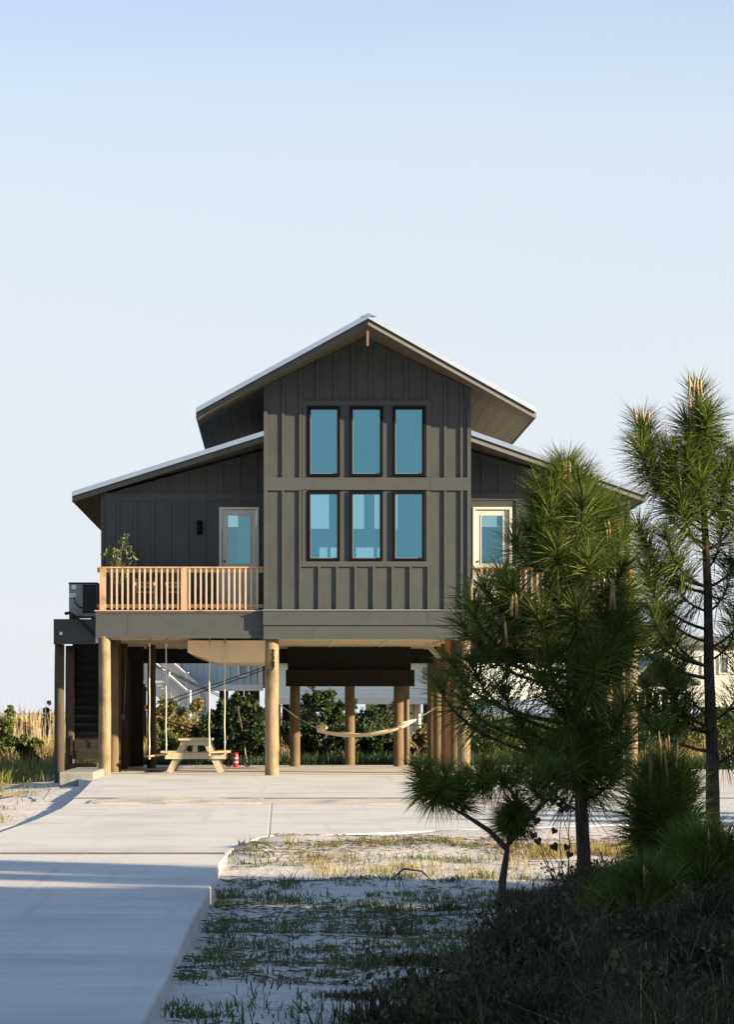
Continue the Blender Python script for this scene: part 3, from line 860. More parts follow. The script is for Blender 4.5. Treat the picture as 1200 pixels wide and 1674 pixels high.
kb = MB(); kb.obox(P(696, 1051, 2.0), P(719, 1076, 2.0), .09, .10); kb.build('knee_brace', M_TABLE, house)
# boards nailed along the left pile row: store wall beside the stair
pl = group_part('plank_screen', house, (WX(185, 3.2), 3.2, 0))
for k in range(14):
    y = 3.25 + k * .40
    x = -5.52
    piece('plank', M_BROWN if k % 3 else M_DKWOOD, pl, x - .02, x + .02 + .008 * (k % 2), y, y + .392, .02, ZT - .02)
piece('plank', M_BROWN, pl, WX(185, 3.1), WX(196.5, 3.1), 3.12, 3.20, 0.01, ZT)
piece('plank', M_BROWN, pl, WX(200, 5.9), WX(208, 5.9), 5.85, 5.9, 0.01, ZT)
piece('plank', M_DKWOOD, pl, WX(212, 8.6), WX(234, 8.6), 8.6, 8.66, 0.01, ZT)
cd = MB(); a = P(204, 1060, 5.7); b = P(201, 1170, 5.7)
cd.tube([a, a.lerp(b, .5) + Vector((.02, 0, 0)), b], .012, 6); cd.box(b.x - .04, b.x + .04, 5.66, 5.74, b.z - .08, b.z + .03); cd.build('power_conduit', M_GREYMETAL, house)
# digits on the numbered pile
cxp, cyp, rp = WX(444.5, .17), .17, .143
for ch, py in zip('2307', (1066, 1075.5, 1084.5, 1092.5)):
    me = text_mesh(ch, .145, .004)
    ang = R(8)
    me.transform(Matrix.Rotation(R(90), 4, 'X')); me.transform(Matrix.Rotation(ang, 4, 'Z'))
    rr = rp + .012
    # seat the flat digit just clear of the round face
    me.transform(Matrix.Translation(Vector((cxp + math.sin(ang) * rr, cyp - math.cos(ang) * rr, WZ(py, .02)))))
    link('number_digit', me, M_BLACK, numbered)
# rear porch: dark girders on piles
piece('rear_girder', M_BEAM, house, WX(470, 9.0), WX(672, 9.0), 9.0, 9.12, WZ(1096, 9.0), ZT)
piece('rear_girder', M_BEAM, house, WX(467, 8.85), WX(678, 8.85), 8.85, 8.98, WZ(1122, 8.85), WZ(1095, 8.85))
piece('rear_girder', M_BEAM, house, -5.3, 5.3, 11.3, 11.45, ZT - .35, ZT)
# cross bracing cables
def cable(p, q, name='brace_cable', r=.011, sag=.0):
    n = 6; pts = []
    for i in range(n + 1):
        t = i / n; v = Vector(p).lerp(Vector(q), t); v.z -= sag * 4 * t * (1 - t); pts.append(v)
    return MB().tube(pts, r, 6).build(name, M_CABLE, house)
yc = 11.0
cable(P(237, 1079, yc), P(427, 1168, yc)); cable(P(237, 1082, yc), P(427, 1171, yc))
cable(P(237, 1157, yc), P(437, 1089, yc)); cable(P(237, 1164, yc), P(437, 1093, yc))
cable(P(250, 1172, yc), P(335, 1198, yc)); cable(P(250, 1175, yc), P(330, 1203, yc))

# side stair and its landing left of the house
YP = 1.45
sp = group_part('stair_landing', house, (-6.2, YP, 2.7))
piece('landing_board', M_SIDING, sp, WX(87, YP), WX(155.5, YP), YP, YP + .05, WZ(1053, YP), WZ(1012, YP))
piece('landing_floor', M_DKWOOD, sp, WX(87, YP) + .01, WX(155.5, YP), YP + .051, YP + 1.6, WZ(1016, YP), WZ(1012.5, YP))
piece('landing_board', M_SIDING, sp, WX(87, YP), WX(87, YP) + .045, YP + .051, YP + 1.6, WZ(1053, YP), WZ(1016.5, YP))
piece('bolt_plate', M_STICKER, sp, WX(96.5, YP), WX(101.5, YP), YP - .008, YP, WZ(1038, YP), WZ(1033, YP))
pile(WX(97, YP + .2), YP + .2, .105, WZ(1053, YP), M_POSTDK); pile(WX(114, YP + 1.4), YP + 1.4, .10, WZ(1053, YP), M_POSTDK)
st = group_part('side_stair', house, (-5.9, 2, 0))
n = 14
for i in range(n):
    z = .15 + (i + 1) * (2.75 - .15) / n; y = 2.2 + i * .27
    piece('tread', M_DKWOOD, st, WX(119, y), WX(163, y), y, y + .28, z - .04, z)
    piece('riser', M_DKWOOD, st, WX(119, y) + .01, WX(163, y) - .01, y + .25, y + .27, z, z + .145)
sg = MB(); sg.obox((WX(119, 2.2) - .03, 2.0, .12), (WX(122, 6) - .03, 6.0, 2.85), .05, .28); sg.build('stringer', M_DKWOOD, st)
piece('kick_board', M_BROWN, st, WX(103, 1.9), WX(157, 1.9), 1.9, 1.95, WZ(1259, 1.9), WZ(1248, 1.9))
fb = MB(); a = P(95, 1290, -3.0); b = P(155, 1262, -3.0)
fb.box(a.x, b.x - .02, -3.0, 1.6, -.45, b.z); tag(fb.build('stair_footing', mat('mossy_shaded_concrete', (.17, .175, .165), (.28, .28, .26), .9, 5, bump=.3, bscale=20), None, at=((a.x + b.x) / 2, -2.5, -.2), bevel=.03), 'rough concrete block at the foot of the dark side stair', 'concrete block')  # moss and partial shade are both held in this darker concrete colour

# ------------------------------------------------------------------ things on and under the house
# air conditioner
ya = 1.75
x0, x1, z0, z1 = WX(112, ya), WX(158.5, ya), WZ(1008, ya), WZ(952, ya)
ac = thing('air_conditioner', ((x0 + x1) / 2, ya, z0), 'grey outdoor air conditioner unit on the landing beside the deck railing', 'air conditioner')
b = MB(); b.box(x0, x1, ya, ya + .75, z0, z1 - .03); b.build('casing', M_GREYMETAL, ac, bevel=.012)
b = MB(); b.box(x0 - .012, x1 + .012, ya - .014, ya + .765, z1 - .03, z1); b.build('top_cover', M_DARKMETAL, ac, bevel=.008)
gx = WX(134, ya)
piece('grille_back', M_BLACK, ac, gx, x1 - .02, ya - .004, ya - .001, z0 + .07, z1 - .05)
for i in range(16):
    z = z0 + .08 + i * (z1 - z0 - .15) / 16; piece('louvre', M_DARKMETAL, ac, gx, x1 - .02, ya - .016, ya - .005, z, z + .02)
for px in (129, 133.5): piece('casing_rib', M_GREYMETAL, ac, WX(px, ya) - .012, WX(px, ya) + .012, ya - .018, ya, z0 + .02, z1 - .04)
piece('service_panel', M_GREYMETAL, ac, x0 + .02, WX(127, ya), ya - .012, ya, z0 + .05, WZ(976, ya))
piece('label_sticker', M_STICKER, ac, WX(116.5, ya), WX(123.5, ya), ya - .006, ya, WZ(963, ya), WZ(956, ya))
piece('label_sticker', M_STICKER, ac, WX(113, ya), WX(123, ya), ya - .018, ya - .012, WZ(976, ya), WZ(970, ya))
for i in range(4): piece('label_print', M_GREYMETAL, ac, WX(114.2 + i * 2.1, ya), WX(115.4 + i * 2.1, ya), ya - .020, ya - .018, WZ(974.2, ya), WZ(971.8, ya))
b = MB(); b.tube([P(120, 976, ya - .03), P(122, 985, ya - .06), P(128, 992, ya - .05), P(134, 994, ya - .02)], .013, 8); b.build('cable', M_CABLE, ac)
for px in (116, 152): piece('foot', M_DARKMETAL, ac, WX(px, ya) - .05, WX(px, ya) + .05, ya + .02, ya + .7, WZ(1012.4, YP), z0)
# refrigerant line
b = MB(); pts = [P(106, 1003, 1.40), P(112, 1002, 1.36), P(120, 1006, 1.36), P(130, 1014, 1.36), P(145, 1030, 1.38), P(156, 1042, 1.40)]
b.tube(pts, [.035, .035, .035, .022, .02, .02], 8); tag(b.build('insulated_pipe', M_CABLE, None, at=pts[2]), 'black insulated pipe sagging over the landing below the air conditioner', 'pipe')

# plant on the deck
M_LEAF = mat('glossy_leaf', (.10, .13, .045), (.20, .24, .09), .5, 9, island=.35, transl=.2)
M_LEAFDK = mat('dark_shrub_leaf', (.018, .040, .012), (.048, .085, .022), .5, .9, island=.4, transl=.15)
M_LEAFMID = mat('green_shrub_leaf', (.075, .115, .026), (.15, .19, .05), .55, .8, island=.35, transl=.25)
M_LEAFGOLD = mat('golden_shrub_leaf', (.13, .115, .034), (.24, .195, .065), .6, .8, island=.3, transl=.25)
M_TWIG = mat('twig', (.10, .075, .05), (.17, .13, .09), .85, 20)
def leaf_cloud(centers, radii, n, size, up=0.2, g=None, narrow=1.0):
    g = g or rng
    C = np.asarray(centers, float); Rr = np.asarray(radii, float)
    k = g.integers(0, len(C), n)
    d = g.normal(size=(n, 3)); d /= np.linalg.norm(d, axis=1)[:, None]
    rad = g.random(n) ** .55 * np.where(g.random(n) < .14, g.uniform(1.0, 1.55, n), 1.0)
    p = C[k] + d * (Rr[k] * rad[:, None] if Rr.ndim == 2 else (Rr[k] * rad)[:, None])
    a = g.normal(size=(n, 3)) + d * .8 + np.array([0, 0, up]); a /= np.linalg.norm(a, axis=1)[:, None]
    b = np.cross(a, g.normal(size=(n, 3))); b /= np.linalg.norm(b, axis=1)[:, None]
    L = size * np.clip(g.lognormal(0, .38, n), .35, 2.0)[:, None]; W = L * narrow * g.uniform(.28, .45, n)[:, None]
    nrm = np.cross(a, b) * L * .12
    V = np.stack([p, p + a * L * .5 + b * W + nrm, p + a * L, p + a * L * .5 - b * W + nrm], 1).reshape(-1, 3)
    i = np.arange(n) * 4
    F3 = np.concatenate([np.stack([i, i + 1, i + 2], 1), np.stack([i, i + 2, i + 3], 1)])
    return V, F3
yq = .7
pp = thing('potted_plant', (WX(190, yq), yq, FLOOR), 'leafy green potted plant standing on the deck behind the railing corner', 'plant')
MB().tube([(WX(190, yq), yq, FLOOR), (WX(190, yq), yq, FLOOR + .32)], [.13, .18], 14).build('pot', M_DARKMETAL, pp)
tips = [P(172, 908, yq), P(184, 912, yq), P(190, 905, yq), P(197, 893, yq), P(203, 878, yq), P(201, 885, yq - .1), P(210, 900, yq), P(178, 903, yq), P(204, 945, yq - .2), P(187, 920, yq), P(195, 925, yq), P(216, 915, yq)]
b = MB(); base = Vector((WX(190, yq), yq, FLOOR + .3))
for t in tips: b.tube([base, base.lerp(t, .5) + Vector((rnd.uniform(-.06, .06), 0, .06)), t], [.009, .006, .003], 5)
b.build('stem', M_TWIG, pp)
V, F3 = leaf_cloud(tips + [tips[1], tips[2], tips[7]], [.10] * 15, 300, .062)
link('foliage', mesh_np('foliage', V, F3), M_LEAF, pp, kind='stuff')
# chairs on the deck, seen between the balusters
def deck_chair(px, label):
    yy = .95; x = WX(px, yy)
    c = thing('deck_chair', (x, yy, FLOOR), label, 'chair', 'wooden chairs on the left deck')
    for sx in (-.2, .2):
        for sy in (-.2, .2): piece('leg', M_CEDAR, c, x + sx - .02, x + sx + .02, yy + sy - .02, yy + sy + .02, FLOOR, FLOOR + (.62 if sy < 0 else .72))
    piece('seat', M_CEDAR, c, x - .23, x + .23, yy - .23, yy + .23, FLOOR + .40, FLOOR + .43)
    for z in (.52, .60): piece('slat', M_CEDAR, c, x - .22, x + .22, yy + .22, yy + .24, FLOOR + z, FLOOR + z + .055)
deck_chair(237, 'wooden chair nearer the potted plant, behind the deck railing'); deck_chair(288, 'wooden chair behind the middle post of the left deck railing')

# rope swings
def swing(pxl, pxr, pyl, pyr, y, label):
    a, b = P(pxl, pyl, y), P(pxr, pyr, y + .25)
    s = thing('rope_swing', (a + b) / 2, label, 'swing', 'rope swings hanging under the left bay')
    m = MB(); d = (b - a); d.normalize()
    ex = d * .07
    m.obox(a - ex, b + ex, .19, .035); m.build('seat', M_SWING, s, bevel=.006)
    for p, px in ((a, pxl), (b, pxr)):
        top = Vector((p.x + (.012 if px == pxl else 0), p.y, SOF + .065))
        r = MB(); n = 8
        pts = [Vector((p.x, p.y, p.z - .05)).lerp(top, i / n) + Vector((.006 * math.sin(i * 2.2), 0, 0)) for i in range(n + 1)]
        r.tube(pts, .013, 7); 
        for zz in (p.z - .04, p.z + .2, top.z - .16): r.tube([(p.x + .003, p.y, zz - .03), (p.x + .003, p.y, zz), (p.x + .003, p.y, zz + .03)], [.016, .026, .016], 8)
        r.build('rope', M_ROPE, s)
        h = MB(); h.tube([top, top - Vector((0, 0, .1))], .016, 8); h.build('eye_hook', M_GREYMETAL, s)
swing(243.5, 271, 1236, 1232.5, 1.1, 'left rope swing with an orange brown board seat beside the picnic table')
swing(341.5, 367, 1230, 1228.5, 1.2, 'right rope swing hanging in front of the picnic table end')

# picnic table, end on
yt = 2.6; sc = F / (yt - CY)
xc = WX(319, yt)
pt = thing('picnic_table', (xc, yt, 0), 'pale unpainted wooden picnic table standing end on under the house', 'picnic table')
zt_, zb_ = WZ(1207, yt), WZ(1234, yt)
LEN = 1.7
for i in range(5):
    x = xc - .37 + i * .15 - .0; piece('top_plank', M_TABLE, pt, x, x + .143, yt - .12, yt + LEN + .12, zt_ - .045, zt_)
for s in (-1, 1):
    for k in range(2):
        x = xc + s * (.53 + k * .15); piece('bench_plank', M_TABLE, pt, x - .07, x + .07, yt - .12, yt + LEN + .12, zb_ + .045, zb_ + .085)
for y in (yt + .02, yt + LEN - .1):
    for s in (-1, 1):
        l = MB(); l.obox((xc + s * .56, y + .02, 0), (xc + s * .22, y + .02, zt_ - .05), .045, .14, up=Vector((1, 0, 0)))
        l.build('leg', M_TABLE, pt)
    piece('cross_rail', M_TABLE, pt, xc - .66, xc + .66, y - .055, y - .008, zb_ - .09, zb_ + .045)
    piece('top_rail', M_TABLE, pt, xc - .33, xc + .33, y - .055, y - .008, zt_ - .15, zt_ - .046)
br = MB(); br.obox((xc, yt + .02, zb_ - .02), (xc, yt + .03, zt_ - .1), .09, .05); br.build('brace', M_TABLE, pt)

# fire extinguisher and kick scooter
e0 = G(385, 1254)
fe = thing('fire_extinguisher', e0, 'small red fire extinguisher standing on the pad behind the picnic table', 'extinguisher')
MB().tube([e0, e0 + Vector((0, 0, .03)), e0 + Vector((0, 0, .30)), e0 + Vector((0, 0, .335)), e0 + Vector((0, 0, .35))], [.055, .062, .062, .045, .02], 14).build('cylinder_body', M_RED, fe)
for z in (.10, .20): MB().tube([e0 + Vector((0, 0, z)), e0 + Vector((0, 0, z + .03))], .0635, 14, cap=False).build('label_band', M_WHITE, fe)
b = MB(); b.box(e0.x - .015, e0.x + .015, e0.y - .03, e0.y + .03, e0.z + .35, e0.z + .38); b.obox(e0 + Vector((-.01, 0, .38)), e0 + Vector((.10, 0, .41)), .02, .012); b.build('handle', M_BLACK, fe)
s0 = G(404, 1254)
ks = thing('kick_scooter', s0, 'dark folding kick scooter parked beside the red fire extinguisher', 'scooter')
def wheel(c, r):
    m = MB(); n = 16
    pts = [c + Vector((math.cos(2 * math.pi * i / n) * r, 0, math.sin(2 * math.pi * i / n) * r)) for i in range(n + 1)]
    m.tube(pts, .018, 6, cap=False); m.build('wheel', M_CABLE, ks)
wheel(s0 + Vector((0, 0, .1)), .08); wheel(s0 + Vector((-.45, .1, .1)), .08)
b = MB(); b.obox(s0 + Vector((-.4, .08, .12)), s0 + Vector((-.06, .01, .12)), .11, .03); b.build('footboard', M_DARKMETAL, ks)
b = MB(); b.tube([s0 + Vector((0, 0, .1)), s0 + Vector((-.05, 0, .34)), s0 + Vector((-.07, 0, .62))], .016, 8); b.build('steering_column', M_GREYMETAL, ks)
b = MB(); b.tube([s0 + Vector((-.30, .0, .545)), s0 + Vector((-.07, 0, .60)), s0 + Vector((.02, 0, .62))], .014, 8); b.build('handlebar', M_TWIG, ks)
# floor mat
a, b = G(236, 1263), G(268, 1260)
m = MB(); m.box(a.x, b.x, a.y, b.y, .004, .016); tag(m.build('door_mat', M_BLACK, None, at=(a.x, a.y, 0)), 'flat dark mat on the concrete below the left rope swing', 'mat')

# hammock
yh = 6.0
ham = thing('hammock', P(590, 1205, yh), 'cream cloth hammock slung between piles under the middle of the house', 'hammock')
A, B = P(519, 1197, yh), P(652, 1193, yh)
nu, nv = 30, 10
vs = []
for i in range(nu + 1):
    t = i / nu
    c = A.lerp(B, t) + Vector((0, 0, -.22 * 4 * t * (1 - t) * .62))
    wdt = .34 * (.55 + .45 * math.sin(math.pi * min(max(t, .0), 1)))
    for j in range(nv + 1):
        u = j / nv * 2 - 1
        vs.append(c + Vector((0, u * wdt, .085 * u * u + .008 * math.sin(9 * u + 14 * t))))
cl = MB(); cl.face_add(vs, [(i * (nv + 1) + j, (i + 1) * (nv + 1) + j, (i + 1) * (nv + 1) + j + 1, i * (nv + 1) + j + 1) for i in range(nu) for j in range(nv)], True)
cl.build('sling', M_CANVAS, ham)
for e, s in ((A, -1), (B, 1)):
    q = MB(); q.tube([e + Vector((0, -.34, .08)), e + Vector((0, .34, .08))], .022, 8); q.build('spreader_bar', M_TABLE, ham)
LA, RB = P(457, 1152, yh), P(721, 1152, yh)
for end, anchor, k in ((A, LA, .5), (B, RB, .42)):
    knot = end.lerp(anchor, k)
    q = MB()
    for j in range(7): q.tube([end + Vector((0, -.33 + .11 * j, .08)), knot], .007, 5)
    q.build('end_cords', M_ROPE, ham)
    q = MB(); q.tube([knot, anchor], .012, 6); q.build('rope', M_ROPE, ham)
# gathered cloth at the right end and rolled pillow at the left end
q = MB(); q.tube([B + Vector((-.03, 0, .06)), B + Vector((.12, 0, .12)), B.lerp(RB, .40)], [.10, .07, .02], 10); q.build('gathered_end', M_CANVAS, ham)
q = MB(); q.tube([A + Vector((-.02, -.2, .09)), A + Vector((.05, -.22, .12)), A + Vector((.16, -.2, .12)), A + Vector((.22, -.18, .09))], [.02, .07, .07, .02], 10); q.build('pillow', M_CANVAS, ham)

# ------------------------------------------------------------------ neighbouring houses
M_BLUE = mat('blue_grey_siding', (.34, .44, .48), (.40, .50, .54), .6, 3)
M_PALE = mat('pale_siding', (.70, .76, .74), (.76, .82, .80), .6, 3)
M_PALEW = mat('warm_white_siding', (.58, .56, .52), (.64, .62, .58), .6, 3)
M_TEAL = mat('teal_roof', (.16, .24, .27), (.20, .29, .32), .45, 3, metal=.3)
M_SHING = mat('grey_shingle', (.16, .15, .14), (.22, .21, .19), .85, 8)
M_DKPILE = mat('tarred_pile', (.03, .025, .02), (.055, .045, .035), .85, 6)
M_GL2 = mat('dim_glass', (.10, .14, .16), (.16, .20, .22), .1, 2, spec=.8)
def neighbour(name, label, x0, x1, y, depth, zb, zt, rh, wallm, roofm, ribs, wins, pile_x, ridge_x=True, over=.5, horiz=False, gz_=-.25):
    h = thing(name, ((x0 + x1) / 2, y, gz_), label, 'house')
    MB().box(x0, x1, y, y + depth, zb, zt).build('wall', wallm, h)
    rib = MB()
    if ribs:
        if horiz:
            z = zb + .02
            while z < zt - .05: rib.face_add([(x0 - .01, y - .002, z + ribs), (x1 + .01, y - .002, z + ribs), (x1 + .01, y - .03, z), (x0 - .01, y - .03, z), (x0 - .01, y - .002, z), (x1 + .01, y - .002, z)], [(0, 3, 2, 1), (3, 4, 5, 2)]); z += ribs
        else:
            x = x0 + .1
            while x < x1 - .05: rib.box(x, x + .05, y - .035, y - .001, zb, zt); x += ribs
        rib.build('siding', wallm, h, kind='stuff')
    b = MB(); b.box(x0 - .04, x1 + .04, y - .06, y - .04, zb - .2, zb + .06); b.box(x0 - .02, x0 + .14, y - .06, y - .04, zb + .07, zt); b.box(x1 - .14, x1 + .02, y - .06, y - .04, zb + .07, zt); b.build('trim_board', M_WHITE, h)
    r = MB()
    if ridge_x:
        ym = y + depth / 2
        prof = [(y - over, zt - .05), (ym, zt + rh), (y + depth + over, zt - .05), (y + depth + over, zt + .1), (ym, zt + rh + .15), (y - over, zt + .1)]
        r.prism(prof, x0 - over, x1 + over, 'x')
        g = MB()
        for xx in (x0, x1 - .1): g.prism([(y, zt), (y + depth, zt), (ym, zt + rh - .02)], xx, xx + .1, 'x')
        g.build('gable', wallm, h)
    else:
        xm = (x0 + x1) / 2
        prof = [(x0 - over, zt - .05), (xm, zt + rh), (x1 + over, zt - .05), (x1 + over, zt + .1), (xm, zt + rh + .15), (x0 - over, zt + .1)]
        r.prism(prof, y - over, y + depth + over, 'y')
        g = MB(); g.prism([(x0, zt), (x1, zt), (xm, zt + rh - .02)], y + .01, y + .1, 'y'); g.build('gable', wallm, h)
    r.build('roof', roofm, h)
    for (a, b_, c, d) in wins:
        w = MB(); t = .09
        for q in ((a - t, a, c - t, d + t), (b_, b_ + t, c - t, d + t), (a, b_, c - t, c), (a, b_, d, d + t)): w.box(q[0], q[1], y - .10, y - .002, q[2], q[3])
        wo_ = w.build('window', M_WHITE, h)
        MB().box(a, b_, y - .06, y - .05, c, d).build('pane', M_GL2, wo_)
    for (px_, py_, rr) in pile_x:
        MB().tube([(px_, py_, gz_ - .5), (px_, py_, zb)], rr, 8).build('pile', M_DKPILE, h)
    return h
# blue house with an outside stair, behind the left bay
yb = 55.0
bh = neighbour('blue_house', 'blue grey house with a white outside stair seen under the left bay', WX(150, yb), WX(430, yb), yb, 9, WZ(1122, yb), 5.3, 1.6, M_BLUE, M_SHING, .28, [(WX(394, yb), WX(407, yb), WZ(1104, yb), WZ(1084, yb))],
    [(WX(p, yb + q), yb + q, .17) for p, q in ((262, .4), (272, 3.5), (344, 3.5), (361, .3), (371, 4), (378, 7), (386, .3), (397, 4), (412, .3), (415, 2), (424, 7))])
# stair landing, door, steps and railings
dr = MB(); a = P(266, 1112, yb); b = P(297, 1068, yb); dr.box(a.x, b.x, yb - .12, yb - .045, a.z, b.z); dr.build('door', M_WHITE, bh)
pg = MB(); a = P(285, 1108, yb); b = P(296, 1072, yb); pg.box(a.x, b.x, yb - .14, yb - .125, a.z, b.z); pg.build('door_panel', M_PALE, bh)
yl = yb - 2.2
ld = MB(); a = P(240, 1118, yl); b = P(284, 1112, yl); ld.box(a.x, b.x, yl, yb - .15, a.z, b.z); ld.build('landing', M_WHITE, bh)
for p in (258, 268, 281): MB().tube([(WX(p, yl + .3), yl + .3, -.6), (WX(p, yl + .3), yl + .3, a.z)], .13, 8).build('landing_pile', M_DKPILE, bh)
sa, sb = P(282, 1112, yl), P(352, 1172, yl)
for i in range(12):
    t = (i + .5) / 12; v = sa.lerp(sb, t); MB().box(v.x - .16, v.x + .16, yl, yl + 1.5, v.z - .05, v.z).build('step', M_WHITE, bh)
for yy in (yl - .02, yl + 1.5):
    o = Vector((0, yy - yl, 0)); q = MB(); q.obox(sa + o - Vector((0, 0, .1)), sb + o - Vector((0, 0, .1)), .06, .32)
    q.build('stair_stringer', M_WHITE, bh)
    q = MB(); q.obox(sa + o + Vector((0, 0, .95)), sb + o + Vector((0, 0, .95)), .09, .10)
    n = 22
    for i in range(n + 1):
        v = sa.lerp(sb, i / n) + o; w = .12 if i % 11 == 0 else .045; q.box(v.x - w / 2, v.x + w / 2, v.y - w / 2, v.y + w / 2, v.z, v.z + (.95 if w < .1 else 1.08))
    q.build('stair_railing', M_WHITE, bh)
q = MB(); c = P(240, 1112, yl); d = P(282, 1112, yl)
q.box(c.x, d.x, yl - .02, yl + .06, c.z + .9, c.z + 1.0)
x = c.x
while x < d.x: q.box(x, x + .045, yl, yl + .045, c.z, c.z + .9); x += .13
q.build('landing_railing', M_WHITE, bh)
# pale clapboard house behind the hammock
yp = 50.0
ph = neighbour('pale_house', 'pale green white clapboard house on stilts behind the hammock', WX(434, yp), WX(745, yp), yp, 9, WZ(1143, yp), WZ(1080, yp), 1.6, M_PALE, M_WHITE, .17, [(WX(690, yp), WX(700, yp), WZ(1112, yp), WZ(1092, yp))],
    [(WX(p, yp + q), yp + q, .16) for p, q in ((440, .4), (470, 4), (500, .4), (530, 4), (565, .4), (616, .4), (640, 3), (690, .4), (740, .4))], horiz=True)
q = MB(); a = P(560, 1190, yp + 2); b = P(612, 1146, yp + 2); q.box(a.x, b.x, yp + 2, yp + 2.1, a.z, b.z); q.build('lower_wall', M_PALE, ph)
q = MB()
for p in (632, 651, 660): a = P(p, 1192, yp + 1); q.box(a.x - .09, a.x + .09, yp + 1, yp + 1.18, -.3, WZ(1146, yp))
q.box(WX(615, yp + 1), WX(695, yp + 1), yp + 1, yp + 1.1, WZ(1187, yp), WZ(1184, yp)); q.build('lower_railing', M_WHITE, ph)
for h_ in (bh, ph):
    h_.rotation_euler = (0, 0, R(-28)); h_.scale = (1.13, 1, 1)
# houses on the right, behind the pines
yr1 = 95.0
neighbour('white_house', 'white house with a small square window at the right, behind the pines', WX(985, yr1), WX(1112, yr1), yr1, 9, WZ(1150, yr1), WZ(1046, yr1), .9, M_PALEW, M_SHING, .16, [(WX(1053, yr1), WX(1061, yr1), WZ(1075, yr1), WZ(1056, yr1))],
    [(WX(p, yr1 + .4), yr1 + .4, .17) for p in (990, 1010, 1030, 1050, 1070, 1090, 1108)], horiz=True)
yr2 = 78.0
neighbour('teal_roof_house', 'low house with a teal gable roof and stilts behind the tall pine', WX(1030, yr2), WX(1128, yr2), yr2, 7, WZ(1125, yr2), WZ(1119, yr2), 1.45, M_DKWOOD, M_TEAL, 0, [],
    [(WX(p, yr2 + .4), yr2 + .4, .16) for p in (1034, 1050, 1062, 1074, 1088, 1102, 1124)], ridge_x=False, over=.5)
yr3 = 110.0
neighbour('beige_house', 'beige house with a flat white eave at the far right edge', WX(1122, yr3), WX(1300, yr3), yr3, 9, WZ(1150, yr3), WZ(1054, yr3), .5, M_PALEW, M_SHING, .16, [(WX(1150, yr3), WX(1162, yr3), WZ(1100, yr3), WZ(1075, yr3)), (WX(1178, yr3), WX(1190, yr3), WZ(1100, yr3), WZ(1075, yr3))],
    [(WX(p, yr3 + .4), yr3 + .4, .17) for p in (1126, 1150, 1175, 1200, 1230)], horiz=True)
# boardwalk far left
bwk = thing('boardwalk', (WX(50, 150), 150, 0), 'grey wooden boardwalk crossing the marsh at the far left', 'boardwalk')
a, b = P(-60, 1184, 150), P(86, 1184, 150)
MB().box(a.x, b.x, 150, 151.4, a.z - .12, a.z).build('walkway', M_SHING, bwk)
MB().box(a.x, b.x, 150, 150.06, a.z + .38, a.z + .5).build('handrail', M_SHING, bwk)
x = a.x
while x < b.x: MB().box(x, x + .12, 149.95, 150.07, -1, a.z + .45).build('boardwalk_post', M_SHING, bwk); x += 1.3
# unseen house added on the right, sized so its shadow covers the foreground
shade_house = neighbour('white_house', 'white stilt house added outside the picture on the right to shade the foreground', 15, 25, -65, 17.1, 2.6, 6.35, 1.7, M_PALEW, M_SHING, 0, [(17, 18.2, 4, 5.4), (21, 22.2, 4, 5.4)],
    [(x, y, .18) for x in (15.4, 20, 24.6) for y in (-64.6, -59, -53, -48.4)], ridge_x=False, over=.35)
MB().box(15.3, 24.7, -64.8, -48.1, -.3, 2.59).build('lower_wall', M_PALEW, shade_house)

# ------------------------------------------------------------------ vegetation generators
def needles(shoots, g, per=230, length=.24, width=.0042):
    """shoots: list of (polyline points Nx3 np, weight). returns verts, tris"""
    Vs = []; Fs = []; base = 0
    for pts, wgt, ln in shoots:
        pts = np.asarray(pts, float); n = int(per * wgt)
        seg = np.diff(pts, axis=0); L = np.linalg.norm(seg, axis=1); cum = np.concatenate([[0], np.cumsum(L)]); tot = cum[-1]
        s = tot * (1 - g.random(n) ** 1.25 * 1.0)
        k = np.clip(np.searchsorted(cum, s) - 1, 0, len(L) - 1)
        t = (s - cum[k]) / L[k]
        p = pts[k] + seg[k] * t[:, None]
        d = seg[k] / L[k][:, None]
        r = g.normal(size=(n, 3)); r -= d * (r * d).sum(1)[:, None]; r /= np.linalg.norm(r, axis=1)[:, None]
        u = s / tot
        ang = np.radians(np.clip(88 - 55 * u ** 1.5 + g.normal(size=n) * 14, 10, 125))
        a = d * np.cos(ang)[:, None] + r * np.sin(ang)[:, None]
        l = ln * length * g.uniform(.7, 1.12, n)
        droop = g.uniform(.04, .20, n)
        mid = p + a * (l * .5)[:, None]; mid[:, 2] -= l * droop * .15
        tip = p + a * l[:, None]; tip[:, 2] -= l * droop * .9
        w = np.cross(a, g.normal(size=(n, 3))); w /= np.linalg.norm(w, axis=1)[:, None]; w *= (width * g.uniform(.7, 1.3, n))[:, None] / 2
        V = np.stack([p - w, p + w, mid - w * .85, mid + w * .85, tip], 1).reshape(-1, 3)
        i = base + np.arange(n) * 5
        Fs.append(np.concatenate([np.stack([i, i + 1, i + 3], 1), np.stack([i, i + 3, i + 2], 1), np.stack([i + 2, i + 3, i + 4], 1)]))
        Vs.append(V); base += n * 5
    return np.concatenate(Vs), np.concatenate(Fs)
def bez(a, b, c, n=7):
    a, b, c = Vector(a), Vector(b), Vector(c)
    return [a * (1 - t) ** 2 + b * (2 * t * (1 - t)) + c * t * t for t in [i / n for i in range(n + 1)]]

